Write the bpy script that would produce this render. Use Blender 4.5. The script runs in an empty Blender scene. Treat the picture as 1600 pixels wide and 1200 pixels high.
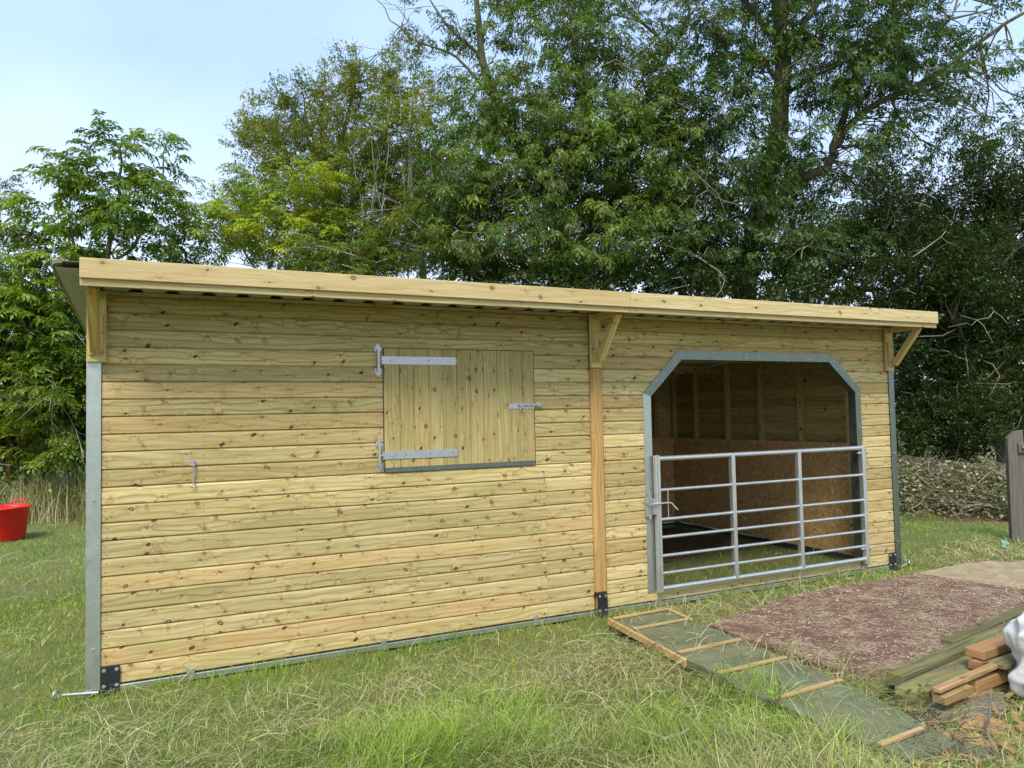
import bpy, bmesh, math, random
import numpy as np
from mathutils import Vector, Matrix, noise
random.seed(7)
rng = np.random.default_rng(11)
S = bpy.context.scene
COL = S.collection
PI = math.pi

# ------------------------------------------------------------------ camera
CAM = np.array([0.3525, -5.3585, 1.6414])
RV = np.array([0.90341743, -0.42827995, -0.02032807])
UV = np.array([0.00014323, -0.0471096, 0.99888972])
FV = np.array([0.42876208, 0.90241729, 0.04249831])
FPX = 1149.4
cam = bpy.data.cameras.new('camera')
cam.sensor_width = 36.0
cam.lens = 36.0 * FPX / 1600.0
cam.clip_start, cam.clip_end = 0.05, 2000
camo = bpy.data.objects.new('camera', cam)
COL.objects.link(camo)
camo.matrix_world = Matrix([[RV[0], UV[0], -FV[0], CAM[0]], [RV[1], UV[1], -FV[1], CAM[1]], [RV[2], UV[2], -FV[2], CAM[2]], [0, 0, 0, 1]])
S.camera = camo

def ray(px, py):
    return FV + RV * (px - 800) / FPX - UV * (py - 600) / FPX
def at(px, py, d):
    "world point seen at a photo pixel, d metres along the view"
    return CAM + ray(px, py) * d
def gat(px, py, z=-0.05):
    r = ray(px, py)
    return CAM + r * ((z - CAM[2]) / r[2])

# ------------------------------------------------------------------ sky, sun, exposure
SUN_EL, SUN_AZ = math.radians(50), math.radians(215)       # azimuth clockwise from +y: behind and left of the camera
W = bpy.data.worlds.new('World')
S.world = W
W.use_nodes = True
nt = W.node_tree
nt.nodes.clear()
sky = nt.nodes.new('ShaderNodeTexSky')
sky.sky_type = 'NISHITA'
sky.sun_disc = False
sky.sun_elevation = SUN_EL
sky.sun_rotation = SUN_AZ
sky.dust_density = 1.2
sky.air_density = 1.1
sky.ozone_density = 1.5
tc = nt.nodes.new('ShaderNodeTexCoord')
mp = nt.nodes.new('ShaderNodeMapping'); mp.inputs['Scale'].default_value = (1.6, 1.6, 3.2)
nz = nt.nodes.new('ShaderNodeTexNoise'); nz.inputs['Scale'].default_value = 1.3; nz.inputs['Detail'].default_value = 3
rp = nt.nodes.new('ShaderNodeMapRange'); rp.inputs['From Min'].default_value = 0.3; rp.inputs['From Max'].default_value = 0.75
rp.inputs['To Min'].default_value = 0.52; rp.inputs['To Max'].default_value = 0.90
mx = nt.nodes.new('ShaderNodeMix'); mx.data_type = 'RGBA'
# thin cloud veil: whiter low down, bluer overhead
sz = nt.nodes.new('ShaderNodeSeparateXYZ'); el = nt.nodes.new('ShaderNodeMapRange'); el.inputs['From Min'].default_value = 0.06; el.inputs['From Max'].default_value = 0.42
vc = nt.nodes.new('ShaderNodeMix'); vc.data_type = 'RGBA'; vc.inputs[6].default_value = (9.0, 9.7, 11.4, 1); vc.inputs[7].default_value = (5.1, 7.1, 10.7, 1)
nt.links.new(tc.outputs['Generated'], sz.inputs[0]); nt.links.new(sz.outputs[2], el.inputs[0]); nt.links.new(el.outputs[0], vc.inputs[0]); nt.links.new(vc.outputs[2], mx.inputs[7])
bg = nt.nodes.new('ShaderNodeBackground'); bg.inputs['Strength'].default_value = 0.060
wo = nt.nodes.new('ShaderNodeOutputWorld')
lk = nt.links.new
lk(tc.outputs['Generated'], mp.inputs['Vector']); lk(mp.outputs[0], nz.inputs['Vector']); lk(nz.outputs['Fac'], rp.inputs['Value'])
lk(rp.outputs[0], mx.inputs[0]); lk(sky.outputs[0], mx.inputs[6]); lk(mx.outputs[2], bg.inputs[0]); lk(bg.outputs[0], wo.inputs[0])

sl = bpy.data.lights.new('sun', 'SUN')
sl.energy = 1.5
sl.angle = math.radians(19)
sl.color = (1.0, 0.92, 0.79)
so = bpy.data.objects.new('sun', sl)
COL.objects.link(so)
sd = Vector((math.sin(SUN_AZ) * math.cos(SUN_EL), math.cos(SUN_AZ) * math.cos(SUN_EL), math.sin(SUN_EL)))
so.rotation_euler = sd.to_track_quat('Z', 'Y').to_euler()
so.location = (-6, -12, 14)

S.view_settings.view_transform = 'Standard'
S.view_settings.look = 'None'
S.view_settings.exposure = 1.38
S.view_settings.gamma = 1.0
S.view_settings.use_curve_mapping = False
S.cycles.max_bounces = 6
S.cycles.diffuse_bounces = 3
S.cycles.transmission_bounces = 4
S.cycles.transparent_max_bounces = 4
S.cycles.use_denoising = True

# ------------------------------------------------------------------ object helpers
def tag(o, label=None, cat=None, group=None, kind=None):
    if label: o['label'] = label
    if cat: o['category'] = cat
    if group: o['group'] = group
    if kind: o['kind'] = kind
    return o
def empty(name, loc=(0, 0, 0), parent=None):
    o = bpy.data.objects.new(name, None)
    COL.objects.link(o)
    o.location = loc
    o.empty_display_size = 0.1
    if parent: o.parent = parent
    return o
def link(name, me, mat=None, parent=None, loc=(0, 0, 0), rot=(0, 0, 0)):
    if mat is not None and not me.materials: me.materials.append(mat)
    o = bpy.data.objects.new(name, me)
    COL.objects.link(o)
    o.location = loc
    o.rotation_euler = rot
    if parent: o.parent = parent
    return o

def fast_mesh(name, V, F, smooth=False, color=None):
    "V (n,3), F (m,k) -> mesh; color (n,3) goes to the point attribute 'col'"
    V = np.asarray(V, np.float32); F = np.asarray(F, np.int32)
    m, k = F.shape
    me = bpy.data.meshes.new(name)
    me.vertices.add(len(V)); me.vertices.foreach_set('co', V.ravel())
    me.loops.add(m * k); me.loops.foreach_set('vertex_index', F.ravel())
    me.polygons.add(m); me.polygons.foreach_set('loop_start', np.arange(0, m * k, k, dtype=np.int32))
    if smooth: me.polygons.foreach_set('use_smooth', np.ones(m, dtype=bool))
    if color is not None:
        a = me.attributes.new('col', 'FLOAT_COLOR', 'POINT')
        c = np.ones((len(V), 4), np.float32); c[:, :3] = color
        a.data.foreach_set('color', c.ravel())
    me.update(calc_edges=True)
    return me

class MB:
    "collects simple shapes into one mesh"
    def __init__(s): s.V = []; s.F = []; s.n = 0; s.sm = []
    def add(s, V, F, smooth=False):
        s.V += [tuple(v) for v in V]; s.F += [tuple(i + s.n for i in f) for f in F]; s.sm += [smooth] * len(F); s.n += len(V); return s
    def box(s, a, b, bev=0.0):
        x0, y0, z0 = a; x1, y1, z1 = b
        if bev <= 0:
            V = [(x, y, z) for x in (x0, x1) for y in (y0, y1) for z in (z0, z1)]
            return s.add(V, [(0, 1, 3, 2), (4, 6, 7, 5), (0, 4, 5, 1), (2, 3, 7, 6), (0, 2, 6, 4), (1, 5, 7, 3)])
        bm = bmesh.new()
        bmesh.ops.create_cube(bm, size=1)
        for v in bm.verts:
            v.co = ((x0 + x1) / 2 + v.co.x * (x1 - x0), (y0 + y1) / 2 + v.co.y * (y1 - y0), (z0 + z1) / 2 + v.co.z * (z1 - z0))
        bmesh.ops.bevel(bm, geom=bm.edges[:], offset=bev, segments=1, affect='EDGES')
        bm.verts.index_update()
        s.add([v.co[:] for v in bm.verts], [[v.index for v in f.verts] for f in bm.faces]); bm.free(); return s
    def beam(s, p, q, w, h, up=(0, 0, 1), bev=0.004):
        "box from p to q, w across, h along up"
        p = Vector(p); q = Vector(q); d = (q - p); L = d.length; d.normalize()
        u = Vector(up); sx = d.cross(u).normalized(); uz = sx.cross(d).normalized()
        t = MB().box((0, -w / 2, -h / 2), (L, w / 2, h / 2), bev)
        M = Matrix((d, -sx, uz)).transposed()
        return s.add([p + M @ Vector(v) for v in t.V], t.F)
    def tube(s, pts, r, n=8, cap=True):
        pts = [Vector(p) for p in pts]; m = len(pts)
        rs = r if hasattr(r, '__len__') else [r] * m
        V = []; F = []
        ref = None
        for i in range(m):
            d = (pts[min(i + 1, m - 1)] - pts[max(i - 1, 0)]).normalized()
            if ref is None: ref = Vector((0, 0, 1)) if abs(d.z) < 0.9 else Vector((1, 0, 0))
            a = d.cross(ref).normalized(); b = d.cross(a).normalized(); ref = -(d.cross(a)) if False else ref
            for j in range(n):
                t = 2 * PI * j / n
                V.append(pts[i] + (a * math.cos(t) + b * math.sin(t)) * rs[i])
        for i in range(m - 1):
            for j in range(n):
                k = (j + 1) % n
                F.append((i * n + j, i * n + k, (i + 1) * n + k, (i + 1) * n + j))
        s.add(V, F, True)
        if cap:
            s.add(V[:n], [tuple(range(n))]); s.add(V[-n:], [tuple(range(n))][::-1])
        return s
    def prism(s, pts, off):
        "planar polygon pts extruded by vector off"
        n = len(pts); pts = [Vector(p) for p in pts]; off = Vector(off)
        V = pts + [p + off for p in pts]
        F = [tuple(range(n - 1, -1, -1)), tuple(range(n, 2 * n))] + [(i, (i + 1) % n, n + (i + 1) % n, n + i) for i in range(n)]
        return s.add(V, F)
    def disc(s, c, r, off, n=10):
        c = Vector(c); off = Vector(off); d = off.normalized()
        ref = Vector((0, 0, 1)) if abs(d.z) < 0.9 else Vector((1, 0, 0))
        a = d.cross(ref).normalized(); b = d.cross(a)
        return s.prism([c + (a * math.cos(2 * PI * i / n) + b * math.sin(2 * PI * i / n)) * r for i in range(n)], off)
    def mesh(s, name):
        me = bpy.data.meshes.new(name)
        me.from_pydata(s.V, [], s.F)
        me.polygons.foreach_set('use_smooth', s.sm)
        bm = bmesh.new(); bm.from_mesh(me); bmesh.ops.recalc_face_normals(bm, faces=bm.faces); bm.to_mesh(me); bm.free()
        return me
    def obj(s, name, mat, parent=None, loc=(0, 0, 0), rot=(0, 0, 0)):
        return link(name, s.mesh(name), mat, parent, loc, rot)

# ------------------------------------------------------------------ materials
class NB:
    def __init__(s, name):
        s.m = bpy.data.materials.new(name); s.m.use_nodes = True
        s.t = s.m.node_tree; s.b = s.t.nodes['Principled BSDF']; s.out = s.t.nodes['Material Output']
    def n(s, typ, **kw):
        o = s.t.nodes.new('ShaderNode' + typ)
        for k, v in kw.items():
            if k.startswith('i_'):
                key = k[2:].replace('_', ' ')
                s.put(o.inputs[key], v)
            else: setattr(o, k, v)
        return o
    def put(s, sock, v):
        if isinstance(v, bpy.types.NodeSocket): s.t.links.new(v, sock)
        else: sock.default_value = v
    def math(s, op, a, b=0.0, c=0.0, clamp=False):
        o = s.t.nodes.new('ShaderNodeMath'); o.operation = op; o.use_clamp = clamp
        for i, v in enumerate((a, b, c)): s.put(o.inputs[i], v)
        return o.outputs[0]
    def mix(s, f, a, b):
        o = s.t.nodes.new('ShaderNodeMix'); o.data_type = 'RGBA'; s.put(o.inputs[0], f)
        s.put(o.inputs[6], a if isinstance(a, bpy.types.NodeSocket) else (*a, 1)); s.put(o.inputs[7], b if isinstance(b, bpy.types.NodeSocket) else (*b, 1))
        return o.outputs[2]
    def rng(s, v, a, b, c=0.0, d=1.0, smooth=False):
        o = s.t.nodes.new('ShaderNodeMapRange'); o.interpolation_type = 'SMOOTHSTEP' if smooth else 'LINEAR'
        s.put(o.inputs[0], v)
        for i, x in zip((1, 2, 3, 4), (a, b, c, d)): s.put(o.inputs[i], x)
        return o.outputs[0]
    def comb(s, x, y, z):
        o = s.t.nodes.new('ShaderNodeCombineXYZ')
        for i, v in enumerate((x, y, z)): s.put(o.inputs[i], v)
        return o.outputs[0]
    def noise(s, vec, scale=5.0, detail=3.0, rough=0.55, dist=0.0):
        o = s.t.nodes.new('ShaderNodeTexNoise'); s.put(o.inputs['Vector'], vec)
        o.inputs['Scale'].default_value = scale; o.inputs['Detail'].default_value = detail; o.inputs['Roughness'].default_value = rough; o.inputs['Distortion'].default_value = dist
        return o.outputs['Fac']
    def obj(s):
        return s.t.nodes.new('ShaderNodeTexCoord').outputs['Object']
    def geo(s):
        return s.t.nodes.new('ShaderNodeNewGeometry').outputs['Position']
    def sep(s, v):
        o = s.t.nodes.new('ShaderNodeSeparateXYZ'); s.put(o.inputs[0], v); return o.outputs
    def rand(s):
        return s.t.nodes.new('ShaderNodeObjectInfo').outputs['Random']
    def base(s, c, rough=0.6, metal=0.0, spec=0.5):
        s.put(s.b.inputs['Base Color'], c if isinstance(c, bpy.types.NodeSocket) else (*c, 1))
        s.put(s.b.inputs['Roughness'], rough); s.b.inputs['Metallic'].default_value = metal; s.b.inputs['Specular IOR Level'].default_value = spec
        return s
    def bump(s, h, strength=0.3, dist=0.002):
        o = s.t.nodes.new('ShaderNodeBump'); o.inputs['Strength'].default_value = strength; o.inputs['Distance'].default_value = dist
        s.put(o.inputs['Height'], h); s.t.links.new(o.outputs[0], s.b.inputs['Normal']); return s

def wood(name, axis, light, mid, dark, knot=(0.040, 0.022, 0.010), orange=(0.48, 0.285, 0.11), green=(0.33, 0.305, 0.10), vary=1.0, rough=0.75, cell=(0.20, 0.066), kn=0.74, grain=1.0):
    b = NB(name)
    o = b.sep(b.obj()); r = b.rand()
    u, w, e = {'X': (o[0], o[2], o[1]), 'Z': (o[2], o[0], o[1]), 'Y': (o[1], o[0], o[2])}[axis]
    r2 = b.math('FRACT', b.math('MULTIPLY', r, 37.7)); r3 = b.math('FRACT', b.math('MULTIPLY', r, 91.3))
    u = b.math('ADD', u, b.math('MULTIPLY', r, 60)); w = b.math('ADD', b.math('ADD', w, b.math('MULTIPLY', e, 0.7)), b.math('MULTIPLY', r2, 13))
    cu = b.math('DIVIDE', u, cell[0]); cw = b.math('DIVIDE', w, cell[1])
    vo = b.n('TexVoronoi', voronoi_dimensions='2D', feature='F1'); b.put(vo.inputs['Vector'], b.comb(cu, cw, 0.0)); vo.inputs['Scale'].default_value = 1.0; vo.inputs['Randomness'].default_value = 0.9
    pos = b.sep(vo.outputs['Position']); cr = b.n('SeparateColor'); b.put(cr.inputs[0], vo.outputs['Color'])
    dx = b.math('MULTIPLY', b.math('SUBTRACT', cu, pos[0]), cell[0]); dy = b.math('MULTIPLY', b.math('SUBTRACT', cw, pos[1]), cell[1])
    tilt = b.math('MULTIPLY_ADD', cr.outputs[2], 1.6, -0.8)
    dxx = b.math('MULTIPLY_ADD', dy, tilt, dx)
    wob = b.noise(b.comb(u, w, 0.0), 90, 2)
    d = b.math('SQRT', b.math('ADD', b.math('MULTIPLY', b.math('MULTIPLY', dxx, dxx), 0.75), b.math('MULTIPLY', dy, dy)))
    d = b.math('ADD', d, b.math('MULTIPLY_ADD', wob, 0.006, -0.003))
    pres = b.math('GREATER_THAN', cr.outputs[1], 1 - kn)
    rad = b.math('MULTIPLY_ADD', b.math('MULTIPLY', cr.outputs[0], cr.outputs[0]), 0.0110, 0.0038)
    inside = b.math('MULTIPLY', b.rng(b.math('SUBTRACT', d, rad), -0.0015, 0.0020, 1, 0, True), pres)
    core = b.math('MULTIPLY', b.rng(b.math('SUBTRACT', d, b.math('MULTIPLY', rad, 0.55)), -0.001, 0.001, 1, 0), b.math('GREATER_THAN', cr.outputs[2], 0.35))
    halo = b.math('MULTIPLY', b.rng(d, 0.0, 0.045, 1, 0, True), pres)
    # long grain lines that swell round the knots
    gw = b.math('ADD', b.math('MULTIPLY', w, 46 * grain), b.math('MULTIPLY', b.math('MULTIPLY', halo, b.math('SIGN', dy)), 1.6))
    slow = b.noise(b.comb(b.math('MULTIPLY', u, 1.1), b.math('MULTIPLY', w, 4), r3), 1.0, 2)
    gw = b.math('ADD', gw, b.math('MULTIPLY', slow, 7))
    g1 = b.noise(b.comb(b.math('MULTIPLY', u, 1.5), gw, r), 1.0, 4, 0.62)
    g2 = b.noise(b.comb(b.math('MULTIPLY', u, 6), b.math('MULTIPLY', gw, 4.5), r2), 1.0, 2, 0.6)
    rings = b.math('ABSOLUTE', b.math('SUBTRACT', b.math('FRACT', b.math('MULTIPLY', gw, 0.55)), 0.5))
    col = b.mix(b.rng(g1, 0.40, 0.60), light, mid)
    col = b.mix(b.math('MULTIPLY', b.rng(rings, 0.30, 0.5), b.math('MULTIPLY_ADD', r3, 0.5, 0.25)), col, dark)
    col = b.mix(b.math('MULTIPLY', b.rng(g2, 0.54, 0.78), 0.5), col, dark)
    col = b.mix(b.math('MULTIPLY', b.rng(r2, 0.5, 1.0), 0.55 * vary), col, orange)
    big = b.noise(b.comb(b.math('MULTIPLY', u, 1.3), b.math('MULTIPLY', w, 6), r3), 1.0, 2)
    col = b.mix(b.math('MULTIPLY', b.rng(big, 0.46, 0.72), b.math('MULTIPLY_ADD', r3, 0.5 * vary, 0.12 * vary)), col, green)
    streak = b.math('MULTIPLY', b.rng(b.math('ABSOLUTE', dy), 0.0, 0.011, 1, 0, True), b.rng(b.math('ABSOLUTE', dxx), 0.0, 0.11, 1, 0, True))
    col = b.mix(b.math('MULTIPLY', b.math('MULTIPLY', streak, pres), 0.55), col, dark)
    col = b.mix(b.math('MULTIPLY', halo, 0.25), col, orange)
    fine = b.noise(b.comb(b.math('MULTIPLY', u, 9), b.math('MULTIPLY', w, 330), r), 1.0, 3, 0.7)
    col = b.mix(b.math('MULTIPLY', b.rng(fine, 0.5, 0.72), 0.38), col, dark)
    hsv = b.n('HueSaturation'); b.put(hsv.inputs['Value'], b.math('MULTIPLY_ADD', r, 0.34 * vary, 1 - 0.18 * vary)); b.put(hsv.inputs['Color'], col)
    col = b.mix(b.math('MULTIPLY', inside, 0.88), hsv.outputs[0], knot)
    col = b.mix(b.math('MULTIPLY', b.math('MULTIPLY', inside, core), 0.55), col, mid)
    b.base(col, rough, 0, 0.3)
    b.bump(b.math('ADD', g1, b.math('MULTIPLY', g2, 0.4)), 0.35, 0.0015)
    return b.m

LIGHT, MID, DARK = (0.65, 0.53, 0.255), (0.50, 0.39, 0.155), (0.22, 0.135, 0.042)
M = {}
M['board'] = wood('pine_board', 'X', LIGHT, MID, DARK)
M['board_y'] = wood('pine_board_side_shaded', 'Y', (0.46, 0.34, 0.15), (0.36, 0.25, 0.10), (0.21, 0.13, 0.05))  # darker copy of the pine, shade of the inside put into its colour
M['plank'] = wood('pine_plank_upright', 'Z', (0.50, 0.41, 0.18), (0.38, 0.30, 0.11), (0.25, 0.18, 0.06), cell=(0.17, 0.05), kn=0.5, grain=1.3, vary=0.5)
M['fascia'] = wood('pine_fascia', 'X', (0.64, 0.53, 0.28), (0.54, 0.42, 0.19), (0.33, 0.22, 0.09), kn=0.38, vary=0.5)
M['post'] = wood('pine_post_orange', 'Z', (0.52, 0.33, 0.12), (0.42, 0.24, 0.075), (0.34, 0.17, 0.05), cell=(0.5, 0.09), kn=0.55, vary=0.3)
M['bracket'] = wood('pine_bracket', 'Z', (0.68, 0.53, 0.24), (0.56, 0.42, 0.16), (0.40, 0.27, 0.09), kn=0.2, vary=0.5)
M['brace'] = wood('pine_brace_golden', 'Z', (0.56, 0.40, 0.11), (0.44, 0.28, 0.06), (0.28, 0.16, 0.03), kn=0.3, vary=0.4)
M['batten'] = wood('pine_batten', 'X', (0.58, 0.42, 0.20), (0.42, 0.28, 0.11), (0.20, 0.11, 0.05), kn=0.4, vary=0.6)
M['mossy'] = wood('mossy_timber', 'X', (0.22, 0.21, 0.09), (0.13, 0.13, 0.065), (0.05, 0.05, 0.03), orange=(0.16, 0.12, 0.07), green=(0.34, 0.34, 0.07), kn=0.15, rough=0.95, vary=1.3)
M['redwood'] = wood('weathered_red_timber', 'X', (0.40, 0.20, 0.10), (0.28, 0.13, 0.06), (0.12, 0.06, 0.03), kn=0.2, rough=0.85)
M['cut'] = wood('sawn_timber', 'X', (0.44, 0.28, 0.14), (0.31, 0.18, 0.085), (0.13, 0.07, 0.035), kn=0.2, rough=0.85)
M['oldpost'] = wood('grey_weathered_post', 'Z', (0.17, 0.155, 0.13), (0.11, 0.10, 0.085), (0.045, 0.04, 0.035), orange=(0.2, 0.17, 0.12), green=(0.14, 0.15, 0.09), kn=0.1, rough=0.9)

def galv(name, c=(0.50, 0.53, 0.48), rough=0.38, metal=0.85):
    b = NB(name); p = b.obj()
    v = b.n('TexVoronoi'); b.put(v.inputs['Vector'], p); v.inputs['Scale'].default_value = 60
    n1 = b.noise(p, 9, 4); n2 = b.noise(p, 45, 3)
    cr = b.n('SeparateColor'); b.put(cr.inputs[0], v.outputs['Color'])
    f = b.math('ADD', b.math('MULTIPLY', cr.outputs[0], 0.3), b.math('MULTIPLY', n1, 0.7))
    col = b.mix(f, tuple(x * 0.80 for x in c), tuple(min(1, x * 1.15) for x in c))
    col = b.mix(b.math('MULTIPLY', b.rng(n2, 0.62, 0.75), 0.5), col, (0.72, 0.73, 0.72))
    b.base(col, b.math('MULTIPLY_ADD', n1, 0.25, rough - 0.1), metal); b.bump(n2, 0.08, 0.001)
    return b.m
M['galv'] = galv('galvanised_steel')
M['gate'] = galv('galvanised_gate_tube', (0.66, 0.68, 0.66), 0.34, 0.8)
M['galv_dark'] = galv('galvanised_steel_dark', (0.20, 0.23, 0.20), 0.36, 0.9)  # darker copy of the steel, dim reflections put into its base colour
M['zinc'] = galv('zinc_hardware', (0.50, 0.50, 0.50), 0.36, 0.75)
b = NB('black_steel'); b.base((0.018, 0.018, 0.022), 0.42); b.bump(b.noise(b.obj(), 60), 0.1); M['black'] = b.m
b = NB('olive_coated_steel'); n = b.noise(b.obj(), 4, 3); b.base(b.mix(n, (0.13, 0.125, 0.05), (0.19, 0.18, 0.08)), 0.5); M['olive'] = b.m
b = NB('roof_sheet_grey_backing'); n = b.noise(b.obj(), 5, 3); b.base(b.mix(n, (0.30, 0.32, 0.29), (0.42, 0.44, 0.41)), 0.5); M['sheet'] = b.m
b = NB('red_plastic'); n = b.noise(b.obj(), 12, 3); b.base(b.mix(n, (0.70, 0.008, 0.012), (0.82, 0.02, 0.02)), 0.38); M['red'] = b.m
b = NB('turquoise_plastic'); b.base(b.mix(b.noise(b.obj(), 30), (0.10, 0.34, 0.28), (0.28, 0.48, 0.40)), 0.4); M['turq'] = b.m

def osb():
    b = NB('strand_board'); p = b.obj()
    col = None
    n0 = b.noise(p, 2.0, 2)
    base = b.mix(n0, (0.50, 0.28, 0.10), (0.60, 0.37, 0.14))
    col = base
    for i, (ax, s) in enumerate([(0.5, 9), (-0.7, 10), (1.25, 8.5), (-1.3, 12), (0.05, 11)]):
        mpn = b.n('Mapping'); b.put(mpn.inputs['Vector'], p)
        # rotate in the plane of the sheet: sheets lie in YZ or XZ, so turn about both normals
        mpn.vector_type = 'TEXTURE'
        mpn.inputs['Rotation'].default_value = (ax, ax, 0)
        mpn.inputs['Location'].default_value = (i * 3.1, i * 1.7, i)
        mpn.inputs['Scale'].default_value = (1.0, 1.0, 0.17)
        v = b.n('TexVoronoi'); b.put(v.inputs['Vector'], mpn.outputs[0]); v.inputs['Scale'].default_value = s
        c = b.n('SeparateColor'); b.put(c.inputs[0], v.outputs['Color'])
        tone = b.mix(c.outputs[0], (0.20, 0.09, 0.03), (0.88, 0.64, 0.32))
        m = b.math('MULTIPLY', b.math('GREATER_THAN', c.outputs[1], 0.62), b.rng(v.outputs['Distance'], 0.30, 0.42, 1, 0))
        col = b.mix(b.math('MULTIPLY', m, 0.8), col, tone)
    b.base(col, 0.75); b.bump(b.noise(p, 40, 4), 0.3, 0.002)
    return b.m
M['osb'] = osb()

def attr_mat(name, rough=0.55, trans=0.35, tint=(1.25, 1.35, 0.55), spec=0.4, twoside=False):
    b = NB(name)
    a = b.n('Attribute', attribute_name='col')
    b.base(a.outputs['Color'], rough, 0, spec)
    if trans > 0:
        t = b.n('BsdfTranslucent')
        vm = b.n('VectorMath', operation='MULTIPLY'); b.put(vm.inputs[0], a.outputs['Color']); vm.inputs[1].default_value = tint
        b.put(t.inputs[0], vm.outputs[0])
        mxs = b.n('MixShader'); mxs.inputs[0].default_value = trans
        b.t.links.new(b.b.outputs[0], mxs.inputs[1]); b.t.links.new(t.outputs[0], mxs.inputs[2]); b.t.links.new(mxs.outputs[0], b.out.inputs[0])
    return b.m
M['leaf'] = attr_mat('foliage', 0.40, 0.38, (1.35, 1.35, 0.45), 0.34)
M['grass'] = attr_mat('grass_blades', 0.6, 0.42, (1.15, 1.2, 0.5), 0.12)
M['straw'] = attr_mat('dry_strands', 0.7, 0.2, (1.1, 1.0, 0.7), 0.12)

def bark(name, a, c, moss):
    b = NB(name); p = b.geo()
    mpn = b.n('Mapping'); b.put(mpn.inputs['Vector'], p); mpn.inputs['Scale'].default_value = (1, 1, 0.3)
    n1 = b.noise(mpn.outputs[0], 14, 5, 0.65); n2 = b.noise(p, 1.6, 3)
    col = b.mix(b.rng(n1, 0.35, 0.65), a, c); col = b.mix(b.math('MULTIPLY', b.rng(n2, 0.42, 0.62), 0.75), col, moss)
    b.base(col, 0.9); b.bump(n1, 0.8, 0.02); return b.m
M['bark'] = bark('mossy_bark', (0.055, 0.048, 0.032), (0.16, 0.14, 0.10), (0.12, 0.12, 0.035))
M['bark_pale'] = bark('pale_smooth_bark', (0.22, 0.21, 0.16), (0.40, 0.38, 0.30), (0.20, 0.21, 0.11))
M['twig'] = bark('twig_bark', (0.10, 0.085, 0.055), (0.22, 0.19, 0.13), (0.13, 0.13, 0.05))
M['deadtwig'] = bark('bare_pale_twigs', (0.26, 0.24, 0.18), (0.48, 0.45, 0.36), (0.24, 0.24, 0.14))
# ------------------------------------------------------------------ ground
def gz(x, y):
    "ground height; works on arrays"
    x = np.asarray(x, float); y = np.asarray(y, float)
    h = 0.012 * np.sin(x * 2.1 + 0.7) * np.sin(y * 1.7 + 0.3) + 0.008 * np.sin(x * 5.3 + y * 3.1) + 0.006 * np.sin(x * 9.1 - y * 7.7)
    far = np.clip((np.hypot(x - 3.5, y) - 14) / 30, 0, 1)
    bank = np.clip((y - (8.9 - 0.50 * x)) / 1.5, 0, 1) * np.clip((x - 8) / 2, 0, 1)
    return -0.055 + h + 0.25 * bank + 0.6 * far * np.sin(x * 0.11) * np.sin(y * 0.13)
t = np.linspace(-1, 1, 161)
ax = np.sign(t) * (np.abs(t) * 12 + np.abs(t) ** 6 * 388)
GX, GY = np.meshgrid(ax + 3.0, ax + 1.0, indexing='ij')
V = np.stack([GX.ravel(), GY.ravel(), gz(GX, GY).ravel()], 1)
I = np.arange(161 * 161).reshape(161, 161)
F = np.stack([I[:-1, :-1].ravel(), I[1:, :-1].ravel(), I[1:, 1:].ravel(), I[:-1, 1:].ravel()], 1)
b = NB('field_soil_and_turf'); p = b.geo()
n1 = b.noise(p, 2.2, 4); n2 = b.noise(p, 30, 5, 0.7); n3 = b.noise(p, 120, 3, 0.7)
col = b.mix(b.rng(n1, 0.4, 0.6), (0.15, 0.20, 0.045), (0.22, 0.22, 0.07))
col = b.mix(b.math('MULTIPLY', b.rng(n2, 0.5, 0.7), 0.6), col, (0.07, 0.06, 0.03)); col = b.mix(b.math('MULTIPLY', b.rng(n3, 0.5, 0.7), 0.5), col, (0.30, 0.28, 0.12))
b.base(col, 0.95); b.bump(b.math('ADD', n2, n3), 0.8, 0.02); M['ground'] = b.m
g = link('ground', fast_mesh('ground', V, F, True), M['ground']); tag(g, kind='structure')
def patch(name, pts, mat, lift=0.006, n=26):
    "irregular ground patch that follows the ground"
    c = np.mean(pts, 0); V = [(*c, float(gz(*c)) + lift)]; F = []
    P = []
    m = len(pts)
    for i in range(m):
        for k in range(n):
            a = np.array(pts[i]) * (1 - k / n) + np.array(pts[(i + 1) % m]) * k / n
            v = a - c; s = 1 + 0.09 * noise.noise(Vector((a[0] * 3, a[1] * 3, 2.3))) ; P.append(c + v * s)
    R = 10
    for r in range(1, R + 1):
        for q in P:
            a = c + (q - c) * r / R; V.append((a[0], a[1], float(gz(*a)) + lift * (1 if r < R else -1)))
    k = len(P)
    F3 = [(0, 1 + i, 1 + (i + 1) % k) for i in range(k)]
    F4 = [(1 + (r - 1) * k + i, 1 + r * k + i, 1 + r * k + (i + 1) % k, 1 + (r - 1) * k + (i + 1) % k) for r in range(1, R) for i in range(k)]
    me = bpy.data.meshes.new(name); me.from_pydata([tuple(map(float, v)) for v in V], [], F3 + F4)
    o = link(name, me, mat); tag(o, kind='structure'); return o
b = NB('bare_red_brown_soil'); p = b.geo(); n1 = b.noise(p, 20, 5, 0.7); n2 = b.noise(p, 90, 3)
b.base(b.mix(b.rng(n1, 0.35, 0.65), (0.10, 0.050, 0.028), (0.22, 0.125, 0.075)), 0.95); b.bump(b.math('ADD', n1, n2), 1.0, 0.03); M['soil'] = b.m
patch('bare_soil', [tuple(gat(x, y)[:2]) for x, y in ((1395, 790), (1480, 815), (1600, 820), (1680, 790), (1620, 748), (1400, 752))], M['soil'], 0.02)
patch('soil_floor', [(3.75, 0.9), (6.2, 1.6), (7.1, 2.2), (7.15, 3.55), (3.75, 3.55)], M['soil'], 0.012)

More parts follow.
